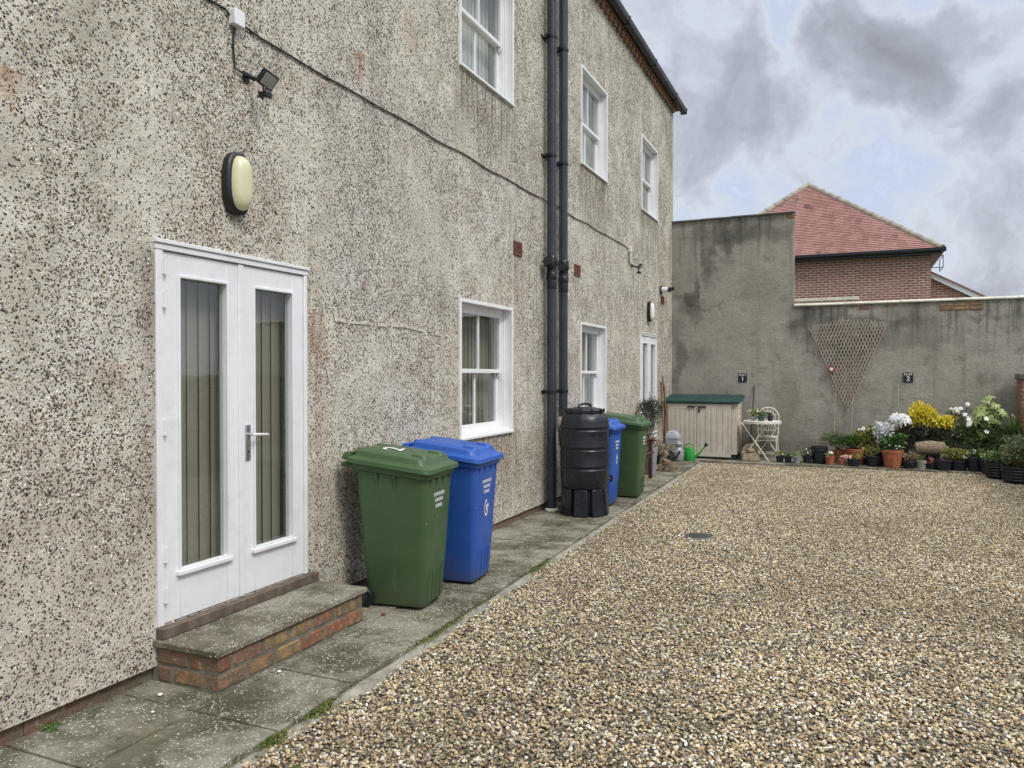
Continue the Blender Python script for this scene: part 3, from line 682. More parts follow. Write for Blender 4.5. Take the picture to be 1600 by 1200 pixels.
mb = MB(); mb.loft([[(.15, yy, 7.20), (.15, yy, 7.235), (-3.5, yy, 9.55), (-7.15, yy, 7.235), (-7.15, yy, 7.20), (-3.5, yy, 9.50)] for yy in (YA - .2, YB + .38)])
mb.build('roof', M['rooftile'], house)
mb = MB(); mb.box(-6.9, .074, YA, YB + .36, 7.142, 7.19); mb.build('soffit', M['pipe2'], house)
for yy in (YA, YB):
    mb = MB(); mb.prism([(0, yy - .01, 7.03), (-7, yy - .01, 7.03), (-3.5, yy - .01, 9.3)], (0, .02, 0)); mb.build('gable', M['dash'], house)

def frame(mb, x0, x1, y0, y1, z0, z1, w, wb=None, wt=None):
    wb = wb or w; wt = wt or w
    mb.box(x0, x1, y0, y0 + w, z0, z1); mb.box(x0, x1, y1 - w, y1, z0, z1)
    mb.box(x0, x1, y0 + w, y1 - w, z0, z0 + wb); mb.box(x0, x1, y0 + w, y1 - w, z1 - wt, z1)

def slat_blind(name, x, y0, y1, z0, z1, mat, parent, ang=18, w=.089, jitter=3, gap=.95):
    mb = MB(); y = y0 + w * .3
    while y < y1:
        a = R(90 - ang + rng.uniform(-jitter, jitter)); c_, s_ = math.cos(a), math.sin(a)
        n = 4; rows = []
        for i in range(n + 1):
            u = (i / n - .5) * w; bow = .006 * (1 - (2 * i / n - 1) ** 2)
            rows.append((x + u * c_ + bow, y + u * s_))
        for (a0, b0), (a1, b1) in zip(rows, rows[1:]):
            mb.poly([(a0, b0, z0), (a1, b1, z0), (a1, b1, z1), (a0, b0, z1)])
        y += w * gap
    mb.box(x - .02, x + .02, y0, y1, z1 + .002, z1 + .03)
    return mb.build(name, mat, parent, smooth=True)

def sash_window(y0, y1, z0, z1, blindmat):
    win = MB()
    # casing trim lying on the face of the wall and deep white lined reveal
    frame(win, -.004, .014, y0 - .012, y1 + .012, z0 - .012, z1 + .012, .034)
    r = .016
    win.box(-.17, -.004, y0 + .002, y0 + r, z0 + .003, z1 - .003); win.box(-.17, -.004, y1 - r, y1 - .002, z0 + .003, z1 - .003)
    win.box(-.17, -.004, y0 + r, y1 - r, z1 - r - .003, z1 - .003)
    wnd = win.build('window', M['upvc'], house, bevel=.002)
    b_ = MB(); a, c_ = y0 + r, y1 - r
    zt, zb = z1 - r - .003, z0 + .02
    b_.box(-.19, -.085, a, a + .045, zb, zt); b_.box(-.19, -.085, c_ - .045, c_, zb, zt); b_.box(-.19, -.085, a + .045, c_ - .045, zt - .045, zt)
    b_.box(-.084, -.070, a, a + .022, zb, zt); b_.box(-.084, -.070, c_ - .022, c_, zb, zt)
    b_.build('frame', M['upvc'], wnd, bevel=.003)
    s = MB(); s.box(-.20, .03, y0 - .01, y1 + .01, z0 - .014, z0 + .012)
    s.box(-.19, -.02, y0 + r, y1 - r, z0 + .012, z0 + .034); s.build('sill', M['upvc'], wnd, bevel=.004)
    a += .045; c_ -= .045; zt -= .045; zb += .014; zm = (zt + zb) / 2
    cy = (a + c_) / 2
    def sash(xo, xi, zlo, zhi, wb, wt, horns):
        m_ = MB(); w = .045
        frame(m_, xi, xo, a + .001, c_ - .001, zlo, zhi, w, wb, wt)
        m_.box(xi + .008, xo - .004, cy - .011, cy + .011, zlo + wb, zhi - wt)
        if horns:
            for yy in (a + .001, c_ - .046):
                m_.prism([(xi, yy, zlo), (xi, yy, zlo - .05), (xi + (xo - xi) * .4, yy, zlo - .045), (xo, yy, zlo - .012), (xo, yy, zlo)], (0, .045, 0))
        sh = m_.build('sash', M['upvc'], wnd, bevel=.003)
        gp = MB(); gx = (xo + xi) / 2
        for p, q in ((a + w, cy - .011), (cy + .011, c_ - w)): gp.box(gx - .002, gx + .002, p, q, zlo + wb, zhi - wt)
        gp.build('pane', M['glass'], wnd)
    sash(-.095, -.132, zm - .02, zt, .042, .045, True)
    sash(-.138, -.175, zb, zm + .02, .075, .040, False)
    slat_blind('blind', -.27, a - .02, c_ + .02, zb + .01, zt, blindmat, wnd, -4)
    return wnd
for i, w_ in enumerate(wins): sash_window(*w_, M['blind'] if i in (0,) else M['curtain'])

def french_door(y0, y1, z0, z1, blindmat):
    d = MB(); w = .045
    d.box(-.09, .012, y0, y0 + w, z0, z1 - .05); d.box(-.09, .012, y1 - .03, y1, z0, z1 - .05)
    d.box(-.09, .016, y0 - .004, y1 + .004, z1 - .05, z1 - .018); d.box(-.02, .026, y0 - .010, y1 + .012, z1 - .016, z1 + .006)
    door = d.build('french_door', M['white'], house, bevel=.003)
    a, c_ = y0 + w + .003, y1 - .033; mid = (a + c_) / 2; zb, zt = z0 + .006, z1 - .056
    for li, (p, q) in enumerate(((a, mid - .002), (mid + .002, c_))):
        lf = MB(); st_ = .115
        gz0, gz1 = zb + .27, zt - .13
        lf.box(-.055, .0, p, p + st_, zb, zt); lf.box(-.055, .0, q - st_, q, zb, zt)
        lf.box(-.055, -.0005, p + st_, q - st_, zb, gz0); lf.box(-.055, -.0005, p + st_, q - st_, gz1, zt)
        frame(lf, -.001, .011, p + st_ - .014, q - st_ + .014, gz0 - .004, gz1 + .014, .016)
        lf.box(-.001, .026, p + st_ - .03, q - st_ + .03, gz0 - .028, gz0 - .004)
        if li == 0: lf.box(-.0, .010, q - .022, q + .018, zb, zt)
        leaf = lf.build('door_leaf', M['white'], door, bevel=.003)
        gp = MB(); gp.box(-.032, -.026, p + st_, q - st_, gz0, gz1); gp.build('pane', M['glass'], door)
    for dz in (.12, .34, 1.03, 1.72, 1.90):
        h_ = MB(); h_.tube([(.02, y0 + w + .004, z0 + dz), (.02, y0 + w + .004, z0 + dz + .085)], .0075, 8)
        h_.box(.011, .0145, y0 + w - .012, y0 + w + .022, z0 + dz, z0 + dz + .085)
        h_.build('hinge', M['white'], door, smooth=True)
    hy = mid + .055; hz = z0 + .96
    hp = MB(); hp.box(.0005, .009, hy - .02, hy + .02, hz - .13, hz + .09)
    hp.tube([(.009, hy, hz + .03), (.052, hy, hz + .03)], .009, 10)
    hp.build('handle_plate', M['metal'], door, smooth=True, bevel=.002)
    hh = MB(); hh.tube([(.05, hy - .008, hz + .03), (.055, hy + .03, hz + .03), (.056, hy + .12, hz + .024), (.050, hy + .13, hz + .022)], [.009, .0085, .0075, .006], 8)
    kh = MB(); kh.tube([(.0093, hy, hz - .075), (.012, hy, hz - .075)], .006, 8); kh.build('keyhole', M['black'], door, smooth=True)
    hh.build('handle', M['white'], door, smooth=True)
    slat_blind('blind', -.135, a + .04, c_ - .04, zb + .05, zt - .05, blindmat, door, -6, .090, 2, .99)
    return door
dr1 = french_door(*doors[0], M['blind']); dr2 = french_door(*doors[1], M['curtain'])
# timber threshold and step of the near door
mb = MB(); mb.box(-.25, .058, 2.985, 4.30, .131, .188); mb.build('threshold', M['sillwood'], house, bevel=.004)
mb = MB(); mb.box(-.25, .05, 13.3, 14.66, .10, .188); mb.build('threshold', M['sillwood'], house, bevel=.004)

step = thing('door_step', 'low brick step with a lichen-speckled slab top under the near french door', 'step', (0, 0, 0))
SX, S0, S1 = .435, 2.985, 4.275
mb = MB(); mb.box(-.03, SX - .006, S0 + .006, S1 - .006, -.02, .194); mb.build('mortar_core', M['mortar'], step)
mb = MB()
for row, z in enumerate((.008, .104)):
    z1 = z + .084
    y = S0 - (.11 if row else 0)
    while y < S1:
        ya, yb = max(y, S0), min(y + .215, S1)
        if yb - ya > .03: mb.box(SX - .1, SX + rng.uniform(-.003, .003), ya + .005, yb - .005, z + .003, z1)
        y += .222
    for yy0, yy1 in ((S0, S0 + .1), (S1 - .1, S1)):
        x = .02 if row else -.09
        while x < SX - .11:
            xa, xb = max(x, .015), min(x + .215, SX - .108)
            if xb - xa > .03: mb.box(xa, xb - .01, yy0 + rng.uniform(-.003, .003), yy1, z + .003, z1)
            x += .222
mb.build('brick', M['brick'], step, bevel=.011, seg=3)
mb = MB(); mb.prism([(-.03, S0 - .022, .195), (SX + .018, S0 - .02, .195), (SX + .02, S1 + .02, .195), (-.03, S1 + .02, .195)], (0, 0, .034))
mb.build('slab_top', M['steptop'], step, bevel=.006)

# ------------------------------------------------------------------ boundary walls
bw = thing('boundary_wall', 'tall weathered grey cement-rendered wall closing the yard, stepping down to the right', 'wall', (0, 16, 0))
mb = MB(); mb.prism([(.004, 0, -.1), (2.385, 0, -.1), (2.385, 0, 4.81), (.004, 0, 4.79)], (0, .24, 0)); mb.build('tall_section', M['cement'], bw)
mb = MB(); mb.prism([(2.386, .003, -.1), (12, .003, -.1), (12, .003, 3.0), (2.386, .003, 2.975)], (0, .22, 0)); mb.build('low_section', M['cement'], bw)
mb = MB(); x = .0
while x < 2.4:
    x1 = min(x + .6, 2.43); z = 4.795 + .008 * x
    mb.prism([(x + .003, -.045, z), (x1, -.045, z), (x1, -.03, z + .045), (x1 , .12, z + .07), (x + .003, .12, z + .07), (x + .003, -.03, z + .045)], (0, 0, .001)) if False else mb.loft([[(xx, yy, z + zz) for yy, zz in ((-.05, .0), (-.05, .03), (.12, .06), (.29, .03), (.29, 0))] for xx in (x + .003, x1 - .003)])
    x = x1 if x1 < 2.43 else 9
mb.build('coping', M['greycap'], bw, bevel=.006)
mb = MB(); x = 2.39; k = 0
while x < 12:
    x1 = x + .93; z = 2.978 + .0026 * (x - 2.4)
    prof = [(-.035, 0), (-.042, .022), (-.02, .05), (.10, .062), (.25, .03), (.25, 0)]
    mb.loft([[(xx, yy, z + zz + rng.uniform(-.001, .001)) for yy, zz in prof] for xx in (x + .004, x1 - .004)]); x = x1
mb.build('pale_coping', M['cream'], bw, bevel=.004)
mb = MB(); mb.box(2.395, 3.55, .0, .10, 3.075, 3.13); mb.build('coping_strip', M['cream'], bw, bevel=.004)
mb = MB()
for (xa, xb, za, zb) in ((2.25, 2.384, 4.70, 4.775),): mb.box(xa, xb + .012, -.004, .1, za, zb)
for i in range(3):
    for j in range(2):
        xa = 4.89 + i * .235 + (.0 if j else .0)
        mb.box(xa, min(xa + .222, 5.63), -.008 - rng.uniform(0, .004), .06, 2.83 + j * .075 - .01, 2.83 + j * .075 + .055)
mb.box(3.55, 3.72, -.006, .05, 2.88, 2.945); mb.box(3.33, 3.53, -.004, .05, 2.935, 2.965); mb.box(4.0, 4.2, -.005, .05, 2.93, 2.966)
mb.build('exposed_brick', M['brick'], bw, bevel=.006)

pier = thing('brick_pier', 'short brick pier with a dark cap at the right-hand end of the cement wall', 'pier', (6.08, 15.45, 0))
mb = MB(); mb.box(.006, .434, .006, .434, -.1, 1.56); mb.build('mortar_core', M['mortar'], pier)
mb = MB(); z = -.06; k = 0
while z < 1.54:
    o_ = .11 if k % 2 else 0
    for a in (0, .222):
        mb.box(a, a + .212, 0 + 0, .1, z, z + .064); mb.box(a, a + .212, .34, .44, z, z + .064)
    for sx in ((0, .1), (.34, .44)):
        mb.box(sx[0], sx[1], .108, .332, z, z + .064)
    z += .0745; k += 1
mb.build('brick', M['pierbrick'], pier, bevel=.004)
mb = MB(); mb.box(-.03, .47, -.03, .47, 1.561, 1.66); mb.build('cap', M['greycap'], pier, bevel=.012)
sw = MB(); sw.box(6.52, 6.74, -4, 15.99, -.1, 1.55)
sidewall = thing('side_wall', 'brick boundary wall running along the right side of the yard', 'wall', (0, 0, 0))
sw.build('wall', M['sbrick'], sidewall)
mb = MB(); mb.box(6.48, 6.78, -4, 15.98, 1.552, 1.60); mb.build('coping', M['greycap'], sidewall, bevel=.008)

# ------------------------------------------------------------------ neighbouring house beyond the wall
nb = thing('neighbour_house', 'red brick house with a hipped clay tile roof standing beyond the cement wall', 'house', (0, 26, 0))
XL, XR, DP = -1.42, 5.60, 15.0; EZ = 5.2
mb = MB(); mb.box(XL, XR, 0, DP, -.1, EZ); mb.build('wall', M['nbrick'], nb)
o_ = .26
A, B_, C_, D_ = Vector((XL - o_, -o_, 5.36)), Vector((XR + o_, -o_, 5.36)), Vector((XR + o_, DP + o_, 5.36)), Vector((XL - o_, DP + o_, 5.36))
hx = (XL + XR) / 2; AP1, AP2 = Vector((hx - .1, 3.7, 8.46)), Vector((hx - .1, DP - 3.7, 8.46))
mb = MB()
def slope(e0, e1, t0, t1, n):
    nrm = (e1 - e0).cross(t0 - e0).normalized()
    if nrm.z < 0: nrm = -nrm
    for k in range(n):
        f0, f1 = k / n, (k + 1.12) / n
        f1 = min(f1, 1)
        a, b2 = e0.lerp(t0, f0), e1.lerp(t1, f0); c2, d2 = e1.lerp(t1, f1), e0.lerp(t0, f1)
        up = nrm * .028
        mb.poly([a + up, b2 + up, c2 + nrm * .004, d2 + nrm * .004]); mb.poly([a, b2, b2 + up, a + up])
slope(A, B_, AP1, AP1, 46); slope(B_, C_, AP1, AP2, 46); slope(C_, D_, AP2, AP2, 46); slope(D_, A, AP2, AP1, 46)
mb.build('roof', M['tile'], nb)
mb = MB()
for p, q in ((A, AP1), (B_, AP1), (C_, AP2), (D_, AP2), (AP1, AP2)):
    n = int((q - p).length / .42); dv = (q - p) / n
    for k in range(n):
        s0 = p + dv * k; s1 = p + dv * (k + 1.05)
        mb.tube([s0, s1], [.105, .092], 10)
mb.build('hip_tile', M['hip'], nb, smooth=True, angle=50)
mb = MB(); mb.box(XL - .24, XR + .24, -.24, DP + .24, 5.20, 5.335)
mb.loft([[(xx, yy, zz) for yy, zz in ((-.35, 5.30), (-.35, 5.38), (-.23, 5.38), (-.23, 5.26), (-.30, 5.26))] for xx in (XL - .35, XR + .36)])
mb.loft([[(xx, yy, zz) for xx, zz in ((XR + .35, 5.30), (XR + .35, 5.38), (XR + .23, 5.38), (XR + .23, 5.26), (XR + .30, 5.26))] for yy in (-.34, DP + .3)])
mb.build('gutter_and_soffit', M['gutter'], nb)
mb = MB(); mb.prism([(XR + .002, .6, -.1), (8.2, .6, -.1), (8.2, .6, 3.2), (XR + .002, .6, 4.70)], (0, 9, 0)); mb.build('side_wing', M['nbrick'], nb)
mb = MB(); mb.prism([(XR + .004, .50, 4.76), (XR + .004, .50, 4.60), (8.5, .50, 2.95), (8.5, .50, 3.11)], (0, .09, 0)); bb = mb.build('bargeboard', M['bargeboard'], nb)
mb = MB(); mb.prism([(XR + .004, .46, 4.80), (XR + .004, .46, 4.765), (8.55, .46, 3.10), (8.55, .46, 3.135)], (0, 9.2, 0)); mb.build('wing_roof', M['tile'], nb)
mb = MB()
for z in (4.86, 5.22): mb.tube([(XR + .01, .3, z), (XR + .34, .3, z)], .012, 6)
mb.tube([(XR + .34, .3, 4.86), (XR + .34, .3, 5.22)], .012, 6); mb.tube([(XR + .34, .3, 4.86), (XR + .34, 1.3, 4.86)], .012, 6); mb.tube([(XR + .34, .3, 5.22), (XR + .34, 1.3, 5.22)], .012, 6); mb.tube([(XR + .34, 1.3, 4.86), (XR + .34, 1.3, 5.22)], .012, 6)
mb.build('bracket_rail', M['pipe'], nb)

# ------------------------------------------------------------------ drainpipes
def drainpipe(Y, zlow, ztop, label, branch, base):
    d = thing('drainpipe', label, 'drainpipe', (.10, Y, 0), 0, 'pair of black drainpipes on the house wall')
    mb = MB(); mb.tube([(0, 0, zlow), (0, 0, 2.80)], .056, 20); mb.build('lower_pipe', M['pipe'], d, smooth=True)
    mb = MB(); mb.tube([(0, 0, 3.05), (0, 0, ztop)], .056, 20); mb.build('upper_pipe', M['pipe'], d, smooth=True)
    mb = MB(); mb.lathe([(.062, 2.79), (.066, 2.80), (.066, 2.86), (.060, 2.87), (.060, 2.95), (.072, 2.97), (.072, 3.06), (.064, 3.075)], 20)
    mb.lathe([(.061, 2.68), (.062, 2.685), (.062, 2.79), (.0605, 2.795)], 20)
    if branch:
        mb.tube([(0, 0, 2.93), (0, -.13, 3.0)], .05, 14); mb.tube([(0, -.10, 2.985), (0, -.145, 3.005)], .06, 14)
    else: mb.tube([(0, 0, 2.93), (0, -.09, 2.98)], .045, 14)
    mb.build('socket_joint', M['pipe2'], d, smooth=True)
    for z in (1.44, 4.28, 5.70, 6.9):
        mb = MB(); mb.lathe([(.058, z - .018), (.064, z - .016), (.064, z + .016), (.058, z + .018)], 20)
        mb.box(-.098, -.05, -.02, .02, z - .012, z + .012); mb.box(-.099, -.09, -.10, .10, z - .02, z + .02)
        mb.box(-.05, .0, -.105, -.06, z - .011, z + .011)
        mb.build('bracket', M['pipe2'], d, smooth=True)
    if base:
        mb = MB(); mb.lathe([(.085, .003), (.085, .02), (.064, .035), (.0575, .035)], 20); mb.build('white_base_collar', M['cream'], d, smooth=True)
    return d
drainpipe(8.69, 0.004, 7.28, 'thick drainpipe nearer the camera, running down to the slabs beside the black barrel', True, True)
drainpipe(9.10, 1.12, 7.28, 'thinner-looking drainpipe behind the first, ending above the black barrel lid', False, False)

# ------------------------------------------------------------------ wall fittings
def bulkhead(Y, Z, label, mat):
    t_ = thing('wall_light', label, 'wall light', (0, Y, Z), 0, 'oval bulkhead lights above the french doors')
    def oval(hy, hz, x, n=28): return [(x, hy * math.copysign(abs(math.cos(a)) ** .72, math.cos(a)), hz * math.copysign(abs(math.sin(a)) ** .85, math.sin(a))) for a in (2 * math.pi * k / n for k in range(n))]
    mb = MB(); mb.loft([oval(.092, .180, .001), oval(.097, .187, .012), oval(.097, .187, .052), oval(.085, .172, .064), oval(.075, .160, .065)])
    fixn(mb.build('base', M['black'], t_, smooth=True))
    mb = MB(); mb.loft([oval(.076, .162, .064), oval(.075, .158, .080), oval(.064, .142, .102), oval(.042, .110, .116), oval(.015, .05, .120)])
    fixn(mb.build('diffuser', mat, t_, smooth=True, angle=70)); return t_
bulkhead(3.56, 2.79, 'oval wall light with a cream diffuser above the near french door', M['lamp_cream'])
bulkhead(13.93, 2.80, 'small distant oval wall light above the far french door', M['lamp_white'])

def floodlight(Y, Z, bY, bZ, label, lb, label2):
    b2 = thing('junction_box', lb, 'junction box', (0, bY, bZ), 0, 'white junction boxes on the house wall')
    mb = MB(); mb.box(.001, .045, -.04, .04, -.045, .045); mb.build('box_body', M['white'], b2, bevel=.006)
    mb = MB(); mb.box(.0455, .056, -.043, .043, -.048, .048); mb.build('lid', M['upvc'], b2, bevel=.004)
    f_ = thing('floodlight', label, 'floodlight', (0, Y, Z), 0, 'small black floodlights with motion sensors')
    mb = MB(); mb.tube([(.004, -.05, .035), (.03, -.05, .03), (.07, -.035, .015), (.105, -.03, .01)], .012, 8); mb.box(.001, .012, -.075, -.025, .0, .06); mb.build('bracket', M['black'], f_, smooth=True)
    T = Matrix.Translation((.13, 0, .012)) @ Matrix.Rotation(R(38), 4, 'Y') @ Matrix.Rotation(R(-8), 4, 'X')
    mb = MB(T); mb.box(-.018, .012, -.068, .068, -.05, .05); mb.build('housing', M['black'], f_, bevel=.006)
    mb = MB(T); mb.box(.0122, .014, -.055, .055, -.038, .038); mb.build('lens', M['lens'], f_)
    mb = MB(); mb.tube([(.11, -.01, -.03), (.115, -.01, -.07)], .012, 8); mb.box(.085, .15, -.035, .02, -.10, -.065); mb.build('sensor', M['black'], f_, bevel=.008)
    mb = MB(); mb.lathe([(.014, 0), (.012, -.012), (.004, -.018)], 12, (.125, -.008, -.101)); mb.build('sensor_lens', M['lamp_white'], f_, smooth=True)
    c_ = MB(); pts = [(.012, bY - .002, bZ - .05), (.012, bY - .012, bZ - .12), (.010, bY - .008, bZ - .2), (.012, bY + .0, Z + .05), (.02, Y - .05, Z + .03), (.06, Y - .035, Z + .005)]
    tag(c_.tube(pts, .0065, 6).build('cable', M['black'], smooth=True), label2, 'cable', 'cables on the house wall')
floodlight(3.72, 3.44, 3.57, 3.78, 'black floodlight with a sensor above the near oval wall light', 'white junction box above the near floodlight', 'short black cable dropping from the near white junction box to its floodlight')
floodlight(12.82, 3.46, 12.57, 3.74, 'tiny distant black floodlight between the upper and lower far windows', 'tiny distant white junction box where the long cable ends', 'short black cable dropping from the distant white junction box')
mb = MB(); pts = []; y = -5.0
while y < 3.53: pts.append((.010, y, 3.80 + .012 * math.sin(y * 2.1))); y += .25
tag(mb.tube(pts + [(.010, 3.53, 3.79)], .0065, 6).build('cable', M['black'], smooth=True), 'black cable entering the near white junction box from the left', 'cable', 'cables on the house wall')
mb = MB(); pts = [(.012, 3.61, 3.775)]; y = 3.8
while y < 12.5:
    pts.append((.010 if abs(y - 8.9) > .4 else .014, y, 3.755 - .012 * math.sin((y - 3.8) / .93 * math.pi) ** 2 + .005 * math.sin(y * 5) + (.01 if y > 8.5 else 0))); y += .2
tag(mb.tube(pts + [(.010, 12.53, 3.745)], .0065, 6).build('cable', M['black'], smooth=True), 'long black cable crossing the wall between the two white junction boxes', 'cable', 'cables on the house wall')

def vent(Y, Z, label):
    v = thing('air_vent', label, 'air vent', (0, Y, Z), 0, 'terracotta air vents on the house wall')
    mb = MB(); frame(mb, .001, .018, -.11, .11, -.075, .075, .016)
    for k in range(5): mb.box(.001, .014, -.094, .094, -.059 + k * .026, -.043 + k * .026)
    mb.box(.0005, .004, -.094, .094, -.059, .059); mb.build('grille', M['vent'], v)
vent(7.87, 3.05, 'terracotta air vent left of the drainpipes'); vent(9.91, 3.06, 'terracotta air vent just right of the drainpipes'); vent(15.11, 3.12, 'tiny distant terracotta air vent near the far corner of the house')
sl = thing('security_light', 'white cylinder security light with black ends sticking out near the far house corner', 'security light', (0, 14.94, 3.30))
mb = MB(); mb.tube([(.001, 0, 0), (.03, 0, 0)], .085, 20); mb.build('back_plate', M['black'], sl, smooth=True)
mb = MB(); mb.tube([(.0305, 0, 0), (.15, 0, .0)], .055, 18); mb.build('body', M['white'], sl, smooth=True)
mb = MB(); mb.tube([(.1505, 0, 0), (.20, 0, .0), (.21, 0, .01), (.27, 0, .02)], [.048, .048, .03, .038], 16); mb.build('head', M['black'], sl, smooth=True)

# ------------------------------------------------------------------ signs on the cement wall
def sign(X, Z, num, label):
    s_ = thing('wall_sign', label, 'sign', (X, 16, Z), 0, 'slate flat signs on the cement wall')
    mb = MB(); mb.box(-.082, .082, -.014, -.001, -.09, .09); mb.build('plate', M['signblk'], s_, bevel=.002)
    lettering('FLAT', .062, M['ink'], s_, Matrix.Translation((0, -.0155, .052)) @ FACE_MY)
    lettering(num, .115, M['ink'], s_, Matrix.Translation((0, -.0155, -.028)) @ FACE_MY)
sign(1.428, 1.586, '1', 'black square sign reading FLAT 1 above the storage shed'); sign(4.389, 1.597, '2', 'black square sign reading FLAT 2 right of the trellis')

# ------------------------------------------------------------------ trellis
tr = thing('fan_trellis', 'fan-shaped expanding wooden trellis hung on the cement wall', 'trellis', (0, 15.96, 0))
apex = Vector((3.37, 0, .95)); TL = Vector((2.685, 0, 2.54)); TR = Vector((4.025, 0, 2.58))
def arc(u): return Vector((TL.x + (TR.x - TL.x) * u, 0, TL.z + (TR.z - TL.z) * u + .125 * (1 - (2 * u - 1) ** 2)))
for fam in (0, 1):
    mb = MB(); n = 23
    E0, E1 = (TL, TR) if fam == 0 else (TR, TL)
    for k in range(n):
        f_ = k / (n - 1)
        s0 = apex.lerp(E1, f_ * .965 + .0)        # start on the opposite edge, run parallel to own edge up to the arc
        dirv = (E0 - apex).normalized(); L = 0
        while L < 3:
            p = s0 + dirv * L
            u = (p.x - TL.x) / (TR.x - TL.x)
            if u < -.001 or u > 1.001 or p.z > arc(u).z: break
            L += .02
        L += rng.uniform(-.01, .03)
        if L < .05: continue
        e = s0 + dirv * L; side = dirv.cross(Vector((0, 1, 0))) * .0070
        yy = -.012 * fam + (.0)
        bow = Vector((0, 0, 0))
        s0 = s0 - dirv * .02
        mb.prism([s0 - side + Vector((0, yy, 0)), s0 + side + Vector((0, yy, 0)), e + side + Vector((0, yy, 0)), e - side + Vector((0, yy, 0))], (0, .008, 0))
    fixn(mb.build('lattice_slats', M['trellis'], tr))
for (x0, x1, zt, lb) in ((3.135, 3.15, 1.36, 'left of the two thin canes leaning below the trellis'), (3.42, 3.46, 1.28, 'right of the two thin canes leaning below the trellis'), (4.28, 4.22, 1.48, 'short thin cane leaning on the wall behind the silver-leaved plant')):
    mb = MB(); tag(mb.tube([(x0, 15.80, .0), ((x0 + x1) / 2 - .01, 15.9, zt / 2), (x1, 15.975, zt)], .0085, 6).build('cane', M['cane'], smooth=True), lb, 'cane', 'canes leaning on the cement wall')
so = thing('star_ornament', 'small red star-shaped ornament with a pale centre on the trellis', 'ornament', (3.073, 15.93, 1.748))
mb = MB(); mb.prism([(.085 * (1 if k % 2 == 0 else .66) * math.sin(math.pi * k / 5), 0, .085 * (1 if k % 2 == 0 else .66) * math.cos(math.pi * k / 5)) for k in range(10)], (0, -.03, 0)); fixn(mb.build('star', simple('dusky_red_paint', (.26, .085, .075), .7), so, bevel=.004))
mb = MB(Matrix.Rotation(R(90), 4, 'X')); mb.lathe([(.032, .03), (.030, .042), (.01, .046)], 14); fixn(mb.build('centre', M['lamp_white'], so, smooth=True))

